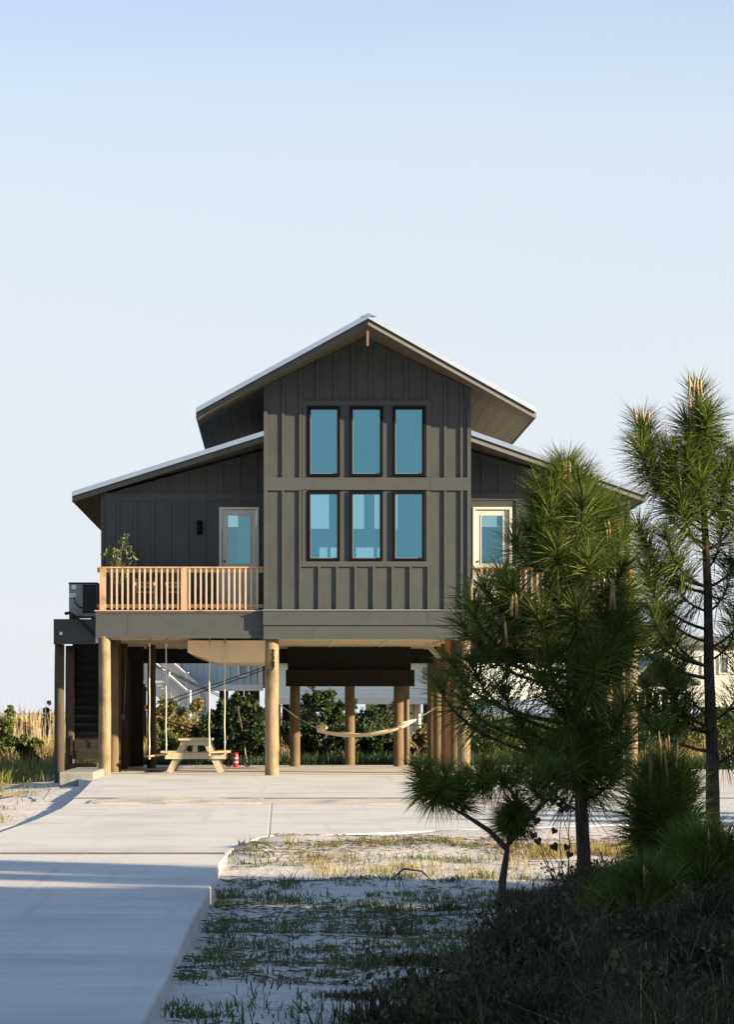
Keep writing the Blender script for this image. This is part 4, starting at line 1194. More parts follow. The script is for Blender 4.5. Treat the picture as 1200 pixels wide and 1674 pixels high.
def pine(label, y, trunk_px, trunk_r, tips, candles, seed, per=230, length=.24, group='pines in the sandy yard', extra=0, outline=None, depth=.55, kind='pine_tree', down=.35, width=.0048, boughs=None, lead=.16):
    """trunk_px: photograph pixels base..top on plane y; tips: (px, py, dy, weight) ends of leafy shoots"""
    g = np.random.default_rng(seed); rl = random.Random(seed)
    T = [P(a, b, y) for a, b in trunk_px]
    T[0].z = float(gz(T[0].x, y)) - .1
    t = thing(kind, (T[0].x, y, T[0].z + .1), label, 'pine tree', group)
    n = len(T)
    # resample trunk
    fine = []
    for i in range(n - 1):
        for k in range(4): fine.append(T[i].lerp(T[i + 1], k / 4))
    fine.append(T[-1])
    rad = [trunk_r * (1 - .86 * (i / (len(fine) - 1)) ** 1.1) for i in range(len(fine))]
    rad[0] *= 1.25
    MB().tube(fine, rad, 14, jitter=.07).build('trunk', M_BARK, t)
    shoots = []; brs = []
    BL = []
    for bl in (boughs or []):
        q = [P(a, b, y) + Vector((0, d, 0)) for a, b, d in bl]; fq = []
        for i in range(len(q) - 1): fq += [q[i].lerp(q[i + 1], k / 3) for k in range(3)]
        fq.append(q[-1]); BL.append(fq[3:])
        brs.append((fq, [trunk_r * .62 * (1 - .75 * i / (len(fq) - 1)) for i in range(len(fq))]))
    all_tips = list(tips)
    if outline:
        poly = outline
        def inside(x, yv):
            c = False; j = len(poly) - 1
            for i in range(len(poly)):
                if (poly[i][1] > yv) != (poly[j][1] > yv) and x < (poly[j][0] - poly[i][0]) * (yv - poly[i][1]) / (poly[j][1] - poly[i][1]) + poly[i][0]: c = not c
                j = i
            return c
        bx = [p[0] for p in poly]; by = [p[1] for p in poly]; k = 0
        while k < extra:
            a, b = rl.uniform(min(bx), max(bx)), rl.uniform(min(by), max(by))
            if inside(a, b): all_tips.append((a, b, rl.uniform(-1, 1) * depth, rl.uniform(.7, 1.15))); k += 1
    def trunk_at(z):
        for i in range(len(fine) - 1):
            if fine[i].z <= z <= fine[i + 1].z:
                return fine[i].lerp(fine[i + 1], (z - fine[i].z) / max(1e-6, fine[i + 1].z - fine[i].z))
        return fine[-1] if z > fine[-1].z else fine[0]
    for tp in all_tips:
        px, py, dy, w = tp[:4]
        e = P(px, py, y) + Vector((0, dy, 0))
        hd = math.hypot(e.x - trunk_at(e.z).x, dy)
        if hd < .03: continue
        zb = max(e.z - hd * down - rl.uniform(.05, .25), T[0].z + .35)
        if len(tp) > 4: zb = WZ(tp[4], y)
        s = trunk_at(zb)
        if boughs:
            cand_ = [q for bl in BL for q in bl if q.z < e.z + .12]
            s = min(cand_, key=lambda q: (q - e).length + .15 * abs(q.x - e.x)) if cand_ else s
            zb = s.z
        out = Vector((e.x - s.x, e.y - s.y, 0))
        c = s + out * .86 + Vector((0, 0, (e.z - zb) * .22))
        pts = bez(s, c, e, 8)
        r0 = min(.006 + .011 * hd, .028)
        brs.append((pts, [r0 * (1 - .7 * i / 8) + .0015 for i in range(9)]))
        # leafy end
        tot = sum((pts[i + 1] - pts[i]).length for i in range(8)); want = min(.38, .75 * tot); acc = 0; keep = [pts[-1]]
        for i in range(8, 0, -1):
            acc += (pts[i] - pts[i - 1]).length; keep.insert(0, pts[i - 1])
            if acc >= want: break
        shoots.append(([tuple(p) for p in keep], w, 1.0 if w > .6 else .8))
    b = MB()
    for pts, rr in brs: b.tube(pts, rr, 6, cap=False)
    if brs: b.build('branches', M_BARK, t)
    # leader
    top = [tuple(p) for p in fine[-max(3, int(len(fine) * lead)):]]
    shoots.append((top, 1.5, 1.0))
    V, F3 = needles(shoots, g, per, length, width)
    link('needles', mesh_np('needles', V, F3), M_NEEDLE, t, kind='stuff')
    for (px, py0, py1, dy) in candles:
        a = P(px, py0, y) + Vector((0, dy, 0)); e = P(px + rl.uniform(-5, 3), py1, y) + Vector((0, dy, 0))
        m = a.lerp(e, .5) + Vector((rl.uniform(-.008, .008), 0, 0))
        MB().tube([a, m, a.lerp(e, .85), e], [.0085, .0105, .009, .003], 7).build('candle', M_CANDLE, t)
    return t

# the two big pines
left_tips = [(925, 790, 0, 1.3), (903, 788, .06, 1.4, 880), (948, 790, -.06, 1.4, 880), (884, 812, -.1, 1.3, 890), (970, 812, .08, 1.3, 890), (915, 774, -.08, 1.4, 870), (938, 776, .06, 1.4, 870), (895, 835, -.2, 1.2, 900), (955, 838, -.2, 1.2, 900), (1002, 838, 0, 1.2, 900), (900, 800, -.1, 1.2), (950, 815, .1, 1.1), (980, 835, -.1, 1.3), (1000, 850, .15, 1.2), (880, 830, .1, 1.1), (862, 870, -.1, 1), (842, 888, 0, .9),
    (790, 960, -.1, 1.0), (775, 975, .1, 1.0), (826, 955, .15, .9), (770, 1000, -.2, 1.1), (755, 1020, 0, 1), (740, 1085, 0, 1), (770, 1090, -.2, 1.1), (800, 1060, .2, 1), (830, 960, -.3, 1.1), (720, 1120, .1, .8),
    (1020, 880, 0, 1), (1010, 930, -.3, 1.1), (1030, 960, .2, 1), (1015, 1010, -.2, 1), (1035, 1050, .1, 1), (1000, 1100, 0, 1), (900, 900, -.45, 1.2), (950, 920, -.5, 1.2), (870, 1010, -.5, 1.2), (930, 1000, -.5, 1.2),
    (960, 1070, -.5, 1.1), (880, 1110, -.4, 1.1), (820, 1130, -.2, 1), (760, 1140, .1, .9), (920, 1150, -.3, 1), (980, 1160, .1, 1), (850, 1190, -.1, .9), (900, 1225, -.2, .9), (1010, 1180, .1, .9), (960, 1220, .2, .9), (930, 1232, -.2, 1), (990, 1238, .1, 1), (1015, 1150, -.2, 1), (890, 1252, .1, .9), (1022, 1212, 0, 1), (1002, 1262, -.1, .9), (968, 1268, .15, .8)]
left_out = [(905, 800), (990, 850), (1030, 930), (1040, 1060), (1020, 1220), (940, 1255), (850, 1210), (770, 1120), (790, 1000), (850, 910), (880, 840)]
cand = []
for (x, a, b) in ((918, 800, 757), (924, 795, 752), (931, 800, 755), (955, 835, 792), (994, 880, 850), (990, 885, 852), (966, 890, 838), (879, 910, 868), (885, 912, 866), (830, 1010, 975), (838, 1012, 972),
    (905, 985, 930), (988, 1000, 948), (995, 1000, 950), (898, 1060, 1005), (870, 1120, 1070), (822, 1050, 1018), (765, 985, 950)):
    cand.append((x, a, b, -.35 if a > 950 else -.1))
pine_left = pine('bushy dark pine with sunlit crown in front of the right deck', -37.0, [(958, 1500), (955, 1400), (948, 1270), (945, 1150), (935, 1000), (930, 880), (925, 765)], .053, left_tips, cand, 3, per=300, length=.27, width=.0058, extra=22, outline=left_out, group=None)
right_tips = [(1135, 665, 0, 1.3), (1128, 690, .1, 1.2), (1155, 680, -.1, 1.2), (1165, 720, .1, 1.2), (1120, 740, -.1, 1.2), (1150, 760, .1, 1.2), (1140, 790, -.15, 1.2),
    (1050, 690, 0, 1.3, 830), (1058, 710, .1, 1.2, 840), (1045, 735, -.1, 1.1, 850), (1092, 740, -.1, 1.2, 860), (1100, 770, .1, 1.1, 870), (1085, 800, 0, 1.1, 890), (1110, 820, -.2, 1, 900),
    (1190, 770, 0, 1.2, 850), (1205, 740, .1, 1.2, 850), (1215, 800, -.1, 1.2, 900), (1190, 840, .2, 1.1, 930), (1230, 860, .1, 1.1, 960),
    (1045, 860, 0, 1.1, 960), (1058, 890, .1, 1.1, 970), (1085, 880, -.2, 1.1, 960), (1100, 930, .1, 1, 1000), (1050, 930, -.1, 1, 1030), (1075, 960, .2, 1, 1050), (1035, 990, 0, 1.1, 1090), (1060, 1000, -.2, 1, 1090), (1020, 1010, .1, 1, 1110),
    (1095, 1010, .1, .9, 1090), (1210, 1010, .1, 1, 1080), (1225, 960, -.1, 1, 1060), (1200, 920, .1, 1, 1000), (1060, 1120, .1, 1.1, 1200), (1085, 1100, -.1, 1.1, 1190), (1100, 1130, 0, 1.1, 1200), (1045, 1150, .1, 1, 1230), (1120, 1090, .2, .9, 1170), (1215, 1100, 0, 1, 1180), (1230, 1180, .1, 1, 1250)]
rc = [(x, a, b, -.08) for (x, a, b) in ((1124, 650, 612), (1132, 650, 620), (1140, 648, 616), (1147, 655, 619), (1128, 690, 650), (1039, 690, 668), (1051, 690, 670), (1058, 695, 672), (1078, 760, 712), (1086, 770, 705), (1093, 770, 712), (1101, 775, 728), (1085, 800, 740))]
pine_right = pine('tall slender pine with a sunlit leader at the right edge', -34.6, [(1170, 1445), (1167, 1350), (1165, 1240), (1160, 1100), (1158, 960), (1153, 860), (1145, 740), (1140, 640)], .062, right_tips, rc, 5, per=330, length=.27, width=.0058, group=None, lead=.27)
# small forked pine at the front
small_tips = [(688, 1258, 0, 1, 0), (696, 1290, .05, 1.0), (712, 1300, -.06, .9), (705, 1270, .1, 1), (728, 1262, -.1, 1), (738, 1298, .08, .9), (752, 1280, -.05, 1), (770, 1268, .1, 1), (785, 1285, -.08, .9), (720, 1285, -.12, .9), (760, 1300, 0, .8),
    (845, 1318, 0, 1.1), (836, 1335, -.08, 1.1), (850, 1345, .08, 1.1), (838, 1358, 0, 1.0), (848, 1330, .1, 1), (830, 1345, .06, 1),
    (800, 1262, .1, 1), (822, 1270, -.1, 1), (850, 1258, .1, .9), (878, 1262, 0, .9), (900, 1258, .1, .8), (868, 1282, -.1, .9), (936, 1258, 0, .5)]
pine_small = pine('small forked pine with two spreading boughs at the front', -37.6, [(818, 1500), (822, 1440), (830, 1385), (836, 1345)], .034, small_tips, [], 8, per=260, length=.2, width=.005, group=None, down=.2,
    boughs=[[(829, 1388, 0), (800, 1358, 0), (765, 1335, .02), (730, 1315, .03), (702, 1298, .03)], [(832, 1378, 0), (858, 1345, -.02), (895, 1308, -.02), (936, 1262, -.02)], [(832, 1372, 0), (843, 1345, .02), (848, 1318, .02), (835, 1290, .04), (815, 1275, .05)]])
# young pines at the lower right
yt1 = [(1085, 1250, 0, 1.4, 1400), (1060, 1275, .1, 1.2, 1410), (1110, 1270, -.1, 1.2, 1405), (1040, 1290, -.1, 1.1, 1420), (1130, 1290, .1, 1.1, 1420), (1075, 1300, -.2, 1.2, 1420), (1100, 1320, .2, 1.2, 1430), (1045, 1335, 0, 1, 1440), (1125, 1340, -.1, 1, 1440), (1070, 1360, .1, 1, 1450), (1095, 1370, -.2, 1, 1450)]
yc1 = [(1061, 1285, 1196, -.05), (1069, 1275, 1218, -.02), (1079, 1285, 1195, -.08), (1085, 1280, 1216, 0), (1092, 1285, 1206, -.05), (1097, 1280, 1202, .02), (1103, 1290, 1212, -.1), (1088, 1300, 1230, -.12), (1062, 1310, 1240, -.12), (1124, 1300, 1256, 0)]
pine('young pine with a cluster of upright pale candles at the lower right', -36.5, [(1088, 1500), (1087, 1400), (1086, 1330), (1085, 1255)], .03, yt1, yc1, 12, per=460, length=.29, width=.006, group=None, down=.15)
yt2 = [(1150, 1380, 0, 1.3, 1480), (1120, 1400, .1, 1.2, 1490), (1180, 1390, -.1, 1.2, 1480), (1100, 1430, -.1, 1.1, 1500), (1200, 1420, .1, 1.1, 1500), (1140, 1440, -.2, 1.2, 1510), (1170, 1460, .2, 1.2, 1520), (1090, 1470, 0, 1, 1530), (1215, 1480, 0, 1, 1530)]
pine('low bushy young pine in the right corner with one tall candle', -39.3, [(1155, 1600), (1152, 1500), (1150, 1440), (1150, 1385)], .03, yt2, [(1157, 1420, 1352, -.1), (1163, 1430, 1370, -.05)], 14, per=520, length=.30, width=.006, group=None, down=.15)
yt3 = [(1050, 1440, 0, 1.2, 1520), (1020, 1455, .1, 1.1, 1530), (1080, 1450, -.1, 1.1, 1530), (1000, 1480, -.1, 1, 1540), (1100, 1490, .1, 1, 1540), (1040, 1490, -.2, 1.1, 1550), (985, 1500, .1, 1, 1550)]
pine('lowest young pine tuft with two candles at the foot of the pines', -40.0, [(1052, 1620), (1051, 1540), (1050, 1490), (1050, 1445)], .026, yt3, [(1052, 1470, 1412, -.1), (1060, 1475, 1420, -.08)], 16, per=480, length=.28, width=.006, group=None, down=.15)
# pines standing outside the picture to the right (their shade lies across the pad and the drive)
def stray(src, x, y, s, rz, label):
    c = copy_tree(src); c.location = (x, y, float(gz(x, y)) - .02); c.scale = (s, s, s); c.rotation_euler = (0, 0, rz)
    c['label'] = label; c['group'] = 'pines outside the picture on the right'
for i, (x, y, s, rz, src) in enumerate([(7.0, -36.4, .8, 1.0, pine_left), (9.8, -37.5, 1.05, 2.2, pine_left), (12.5, -38.7, 1.25, 4.0, pine_left), (10.4, -38.0, 1.6, .4, pine_left), (11.4, -37.8, .9, 1.5, pine_right), (11.6, -40.2, 1.45, 2.9, pine_right), (10.2, -41.6, 1.62, 5.0, pine_left), (12.8, -43.2, 1.7, 1.9, pine_left), (3.9, -38.4, .92, .7, pine_left), (4.0, -41.2, 1.35, 3.6, pine_left), (3.3, -43.9, 1.15, 2.4, pine_left),  # last three on this line: unseen pines added to darken the young pines
        (8.6, -25.6, .78, 2.0, pine_left), (11.0, -25.0, .95, 5.1, pine_left), (13.2, -24.2, .95, 3.0, pine_right), (15.0, -27.0, 1.0, 1.3, pine_left)]):
    stray(src, x, y, s, rz, 'dark pine outside the picture on the right, shading the yard')

# ------------------------------------------------------------------ grass, weeds, litter
M_GRASS = mat('yard_grass', (.045, .075, .020), (.105, .135, .040), .6, 1.2, island=.4, transl=.2)
M_GRASSY = mat('dry_grass', (.22, .17, .055), (.36, .29, .10), .7, 1.0, island=.35, transl=.25)
M_WEED = mat('dark_weed', (.020, .020, .008), (.060, .044, .018), .7, 1.5, island=.5, transl=.12)
M_MARSH = mat('marsh_grass', (.20, .155, .055), (.36, .27, .11), .75, .6, island=.3, transl=.25)
M_MARSHG = mat('green_marsh_grass', (.13, .15, .035), (.22, .22, .06), .7, .5, island=.3, transl=.25)
def blades(x, y, h, w, g, lean=.45, zoff=0.0):
    n = len(x); z = gz(x, y) - .015 + zoff
    p = np.stack([x, y, z], 1)
    a = g.uniform(0, 2 * np.pi, n); l = g.random(n) * lean
    d = np.stack([np.cos(a) * l, np.sin(a) * l, np.ones(n)], 1); d /= np.linalg.norm(d, axis=1)[:, None]
    b = g.uniform(0, 2 * np.pi, n); s = np.stack([np.cos(b), np.sin(b), np.zeros(n)], 1) * (w / 2)[:, None]
    mid = p + d * (h * .55)[:, None]
    tip = p + d * (h * .9)[:, None]; tip[:, :2] += np.stack([np.cos(a), np.sin(a)], 1) * (h * l * .75)[:, None]; tip[:, 2] -= h * l * .35
    V = np.stack([p - s, p + s, mid - s * .8, mid + s * .8, tip], 1).reshape(-1, 3)
    i = np.arange(n) * 5
    F3 = np.concatenate([np.stack([i, i + 1, i + 3], 1), np.stack([i, i + 3, i + 2], 1), np.stack([i + 2, i + 3, i + 4], 1)])
    return V, F3
def grass(name, m, x, y, h, w, g, lean=.45):
    V, F3 = blades(x, y, h, w, g, lean)
    return tag(link(name, mesh_np(name, V, F3), m), kind='stuff')
def off_slab(x, y):
    """True where no concrete lies (right of the drive, this side of the pad)"""
    right = np.interp(y, re_y, re_x)
    pad = np.interp(x, [right_edge[0][0], g2(600, 1360)[0], g2(800, 1353)[0], g2(1000, 1346)[0], 6.4], [right_edge[0][1], g2(600, 1360)[1], g2(800, 1353)[1], g2(1000, 1346)[1], -22.6])
    return (x > right + .03) & (y < pad - .03)
g = np.random.default_rng(21)
# clumped tufts over the sand right of the drive
def tufts(nt, xr, yr, dens, per, hh, ww, spread, g, accept=None):
    xs = []; ys = []; hs = []
    tx = g.uniform(*xr, nt); ty = g.uniform(*yr, nt)
    keep = g.random(nt) < dens(tx, ty)
    for a, b in zip(tx[keep], ty[keep]):
        k = g.integers(per // 2, per * 3 // 2)
        sp = spread * g.uniform(.5, 1.5)
        xs.append(a + g.normal(size=k) * sp); ys.append(b + g.normal(size=k) * sp); hs.append(np.full(k, g.uniform(.6, 1.3)))
    x = np.concatenate(xs); y = np.concatenate(ys); h = np.concatenate(hs) * g.uniform(.5, 1.3, len(x)) * hh
    ok = off_slab(x, y)
    return x[ok], y[ok], h[ok], g.uniform(.6, 1.4, ok.sum()) * ww
def dens_sand(x, y):
    band = noise2(x * .45, y, .9, 31); fine = noise2(x, y, .5, 33)
    d = np.clip((band * .65 + fine * .35 - .46) * 4.5, 0, 1)
    d = d * np.clip((-27.2 - y) / 2.2, .0, 1)
    edge = np.exp(-((x + 2.25) / .16) ** 2) * (y < -33.5) * np.clip(noise2(x, y, 1.1, 37) * 2 - .55, 0, 1)
    return np.clip(d * .55 + edge * .9, 0, 1)
x, y, h, w = tufts(5600, (-2.4, 3.5), (-46, -27), dens_sand, 24, .08, .0085, .07, g)
grass('yard_grass', M_GRASS, x, y, h, w, g, .9)
x, y, h, w = tufts(800, (-2.4, 1.5), (-46, -33), lambda x, y: np.clip((noise2(x, y, .9, 131) - .5) * 5, 0, 1) * .6, 16, .17, .008, .05, g)
grass('yard_grass', M_GRASS, x, y, h, w, g, 1.4)
def dens_yellow(x, y): return np.clip((noise2(x * .5, y, 1.1, 41) - .38) * 3, 0, 1) * np.exp(-((y + 30.3) / 1.3) ** 2) * np.clip((x + 1.9) / 1.2, .0, 1)
x, y, h, w = tufts(3600, (-2.0, 4.5), (-33, -27.4), dens_yellow, 26, .11, .006, .08, g)
grass('dry_grass', M_GRASSY, x, y, h, w, g, .8)
# dark undergrowth at the lower right
def cover(x, y): return np.clip((x - np.interp(y, [-46, -43, -41, -38.8, -35.7, -32.9], [-1.7, -1.5, -1.3, -.95, -.3, .45]) + (noise2(x, y, .55, 51) - .5) * 1.5 + (noise2(x, y, .22, 52) - .5) * .5) * 2.0, 0, 1)
n = 190000
x = g.uniform(-2.2, 3.0, n); y = g.uniform(-46.5, -32.5, n)
ok = g.random(n) < cover(x, y); x, y = x[ok], y[ok]
h = (.06 + .36 * noise2(x, y, .55, 53) ** 2 + .10 * noise2(x, y, .25, 57)) * g.uniform(.5, 1.4, len(x)) * (.55 + .45 * smooth01((x - .19 * (y + 43) + 1.6) / 1.4))
grass('undergrowth', M_WEED, x, y, h, g.uniform(.003, .011, len(x)), g, .95)
ok = g.random(len(x)) < .18
grass('undergrowth', M_GRASS, x[ok] + .03, y[ok], h[ok] * .9, g.uniform(.005, .010, ok.sum()), g, .9)
ok = g.random(len(x)) < .012
grass('dry_stalks', M_GRASSY, x[ok] + .01, y[ok], h[ok] * 1.25, g.uniform(.003, .006, ok.sum()), g, 1.0)
n = 130; x = g.uniform(-.6, 1.6, n); y = g.uniform(-46, -37, n)
grass('dry_stalks', mat('bleached_stalk', (.16, .14, .10), (.26, .23, .17), .8, 4, island=.3), x, y, g.uniform(.25, .55, n), g.uniform(.003, .006, n), g, 1.5)
# low leafy weeds among the undergrowth
n = 230; cx_ = g.uniform(-1.9, 3, n); cy_ = g.uniform(-46, -34, n); ok = g.random(n) < cover(cx_, cy_); cx_, cy_ = cx_[ok], cy_[ok]
C = np.stack([cx_, cy_, gz(cx_, cy_) + g.uniform(.06, .22, len(cx_))], 1)
V, F3 = leaf_cloud(C, np.tile([[.16, .16, .12]], (len(C), 1)), 8000, .034, .5, g, narrow=.8)
tag(link('leafy_weeds', mesh_np('leafy_weeds', V, F3), mat('weed_leaf', (.028, .045, .013), (.075, .075, .028), .6, 2, island=.5, transl=.15)), kind='stuff')
C = []; Rr = []
for i in range(46):
    yy = g.uniform(-45.5, -35); xb = np.interp(yy, [-46, -43, -41, -38.8, -35.7, -32.9], [-1.5, -1.3, -1.05, -.7, 0, .7]); xx = xb + abs(g.normal()) * 1.2 + .30
    C.append((xx, yy, float(gz(xx, yy)) + g.uniform(.02, .22))); k = g.uniform(.10, .26); Rr.append((k, k, k * .8))
V, F3 = leaf_cloud(C, Rr, 42000, .030, 1.3, g, narrow=.38)
tag(link('brush_heap', mesh_np('brush_heap', V, F3), mat('brush_leaf', (.016, .022, .008), (.060, .046, .020), .7, 3, island=.5, transl=.1)), kind='stuff')
tw = MB()
for i in range(48):
    yy = rnd.uniform(-45.5, -35.5); xx = float(np.interp(yy, [-46, -41, -35.7], [-1.3, -1.0, 0])) + abs(rnd.gauss(0, .9)); z0 = float(gz(xx, yy))
    a = rnd.uniform(0, 6.28); hh = rnd.uniform(.18, .48); top = Vector((xx + math.cos(a) * hh * .5, yy + math.sin(a) * hh * .5, z0 + hh)); b0 = Vector((xx, yy, z0 - .03)); md = b0.lerp(top, .5) + Vector((0, 0, .04))
    tw.tube([b0, md, top], [.0035, .0028, .001], 5, cap=False)
    for k in range(2): tw.tube([md, md + Vector((rnd.uniform(-.12, .12), rnd.uniform(-.12, .12), rnd.uniform(.05, .18)))], [.003, .001], 4, cap=False)
tag(tw.build('bare_twigs', mat('grey_twig', (.045, .038, .028), (.10, .08, .06), .85, 14)), kind='stuff')
# litter: dry needles and twigs lying on the sand
n = 16000
x = g.uniform(-2.4, 3.0, n); y = g.uniform(-46, -26.5, n); ok = off_slab(x, y) & (g.random(n) < np.clip((noise2(x * .6, y, .8, 61) - .3) * 2.5, 0, 1)); x, y = x[ok], y[ok]; n = len(x)
a = g.uniform(0, np.pi, n); L = g.uniform(.03, .16, n); z = gz(x, y)
d = np.stack([np.cos(a) * L, np.sin(a) * L, np.zeros(n)], 1); s = np.stack([-np.sin(a), np.cos(a), np.zeros(n)], 1) * .0028
p = np.stack([x, y, z + .008], 1); q = p + d; q[:, 2] = gz(q[:, 0], q[:, 1]) + .012
V = np.stack([p - s, p + s, q + s, q - s, (p + q) / 2 + np.array([0, 0, .008])], 1).reshape(-1, 3); i = np.arange(n) * 5
F3 = np.concatenate([np.stack([i, i + 1, i + 4], 1), np.stack([i + 1, i + 2, i + 4], 1), np.stack([i + 2, i + 3, i + 4], 1), np.stack([i + 3, i, i + 4], 1)])
tag(link('needle_litter', mesh_np('needle_litter', V, F3), mat('dead_litter', (.07, .05, .032), (.16, .115, .07), .9, 6, island=.4)), kind='stuff')
# fallen log and bare sticks
a, b = G(497, 1392, -.1), G(556, 1394, -.1)
MB().tube([a + Vector((0, 0, .0)), a.lerp(b, .4) + Vector((0, .02, .02)), b + Vector((0, .02, 0))], [.035, .042, .025], 9, jitter=.12).build('fallen_log', M_BARK, None, at=a)
tag(bpy.data.objects['fallen_log'], 'short dark piece of fallen wood lying on the sunlit sand', 'log')
def stick(pts, r, label):
    v = [G(px, py, float(-.11)) + Vector((0, 0, dz)) for px, py, dz in pts]
    tag(MB().tube(v, r, 6, jitter=.1).build('fallen_stick', M_TWIG, None, at=v[0]), label, 'stick')
stick([(640, 1442, .02), (660, 1440, .10), (690, 1442, .09), (712, 1450, .02)], [.008, .009, .007, .004], 'bent bare stick arching over the shaded sand')
stick([(452, 1506, .01), (462, 1497, .05), (470, 1490, .08)], [.006, .005, .003], 'short stub of stick poking from the shaded sand')
# dead pine-needle clump on the sand edge
n = 260; cpt = G(512, 1368, -.1); ang = g.uniform(0, 2 * np.pi, n); x = cpt.x + g.normal(size=n) * .11; y = cpt.y + g.normal(size=n) * .3
grass('dead_needles', mat('dead_needle', (.34, .16, .06), (.46, .25, .10), .8, 5, island=.3), x, y, g.uniform(.05, .13, n), np.full(n, .006), g, 1.4)
# vine leaves on bare twigs between the pines
vt = thing('climbing_vine', G(905, 1420, -.1), 'thin bare vine with a few dark heart shaped leaves between the pines', 'vine')
yv = -37.2
vp = [(868, 1325), (878, 1338), (915, 1312), (918, 1322), (928, 1318), (905, 1306), (873, 1362), (908, 1356), (879, 1372), (905, 1381), (928, 1382), (933, 1394), (860, 1318), (870, 1308), (920, 1306)]
b = MB(); vb = G(905, 1480, -.05); vb.y = yv
for p in vp[::2]:
    e = P(p[0], p[1], yv); b.tube([Vector((vb.x, yv, 0.0)), Vector((vb.x, yv, 0)).lerp(e, .55) + Vector((rnd.uniform(-.06, .06), 0, .05)), e], [.004, .003, .0015], 5)
b.build('stem', M_TWIG, vt)
lm_ = mat('vine_leaf', (.012, .014, .010), (.022, .024, .016), .5, 8)
for p in vp:
    e = P(p[0], p[1], yv); s_ = rnd.uniform(.026, .042); a_ = rnd.uniform(-.6, .6)
    ax = Vector((math.sin(a_), rnd.uniform(-.3, .3), -math.cos(a_))); sd = ax.cross(Vector((0, 1, .2))).normalized(); nn = ax.cross(sd) * .12
    m = MB(); m.face_add([e, e - ax * s_ * .35 + sd * s_ * .5, e + ax * s_ * .25 + sd * s_ * .8 + nn * s_, e + ax * s_ * 1.3, e + ax * s_ * .25 - sd * s_ * .8 + nn * s_, e - ax * s_ * .35 - sd * s_ * .5], [(0, 1, 2, 3), (0, 3, 4, 5)])
    m.build('leaf', lm_, vt)

# ------------------------------------------------------------------ shrubs and marsh behind the house
def shrub(label, px, py_top, y, wpx, m, seed, n=2600, leaf=.09, stems=6, group='shrubs behind the house', top=None, sparse=.0, kind='shrub', airy=1.0):
    g2_ = np.random.default_rng(seed); rl = random.Random(seed)
    x = WX(px, y); zg = float(gz(x, y)); h = max(WZ(py_top, y) - zg, .3); wd = wpx * (y - CY) / F * (1.12 if m is M_LEAFDK else 1.0)
    t = thing(kind, (x, y, zg), label, 'shrub', group)
    C = []; Rr = []
    for i in range(int(9 + h * 3)):
        u = rl.random() ** .8
        prof = math.sin(math.pi * min(.96, .18 + .75 * u)) ** .7
        C.append((x + rl.uniform(-.5, .5) * wd * prof * .85, y + rl.uniform(-.4, .4) * wd * prof * .8, zg + h * (.12 + .76 * u)))
        k = rl.uniform(.11, .22) * min(wd, h * 1.3) * airy
        Rr.append((k, k, k * .85))
    for i in range(5):       # stray sprigs break the outline
        u = rl.uniform(.45, 1.08); C.append((x + rl.uniform(-.6, .6) * wd, y + rl.uniform(-.3, .3) * wd, zg + h * u)); k = rl.uniform(.06, .11) * min(wd, h * 1.3); Rr.append((k, k, k * 1.5))
    b = MB()
    for c in C[:max(stems, len(C) // 2)] + C[-5:]:
        c = Vector(c); s = Vector((x + rl.uniform(-.1, .1) * wd, y, zg - .05)); b.tube([s, s.lerp(c, .5) + Vector((rl.uniform(-.1, .1), 0, .1)), c], [.03, .02, .008], 5)
    b.build('stem', M_TWIG, t)
    V, F3 = leaf_cloud(C, Rr, n, leaf, .3, g2_)
    link('foliage', mesh_np('foliage', V, F3), m, t, kind='stuff')
    return t
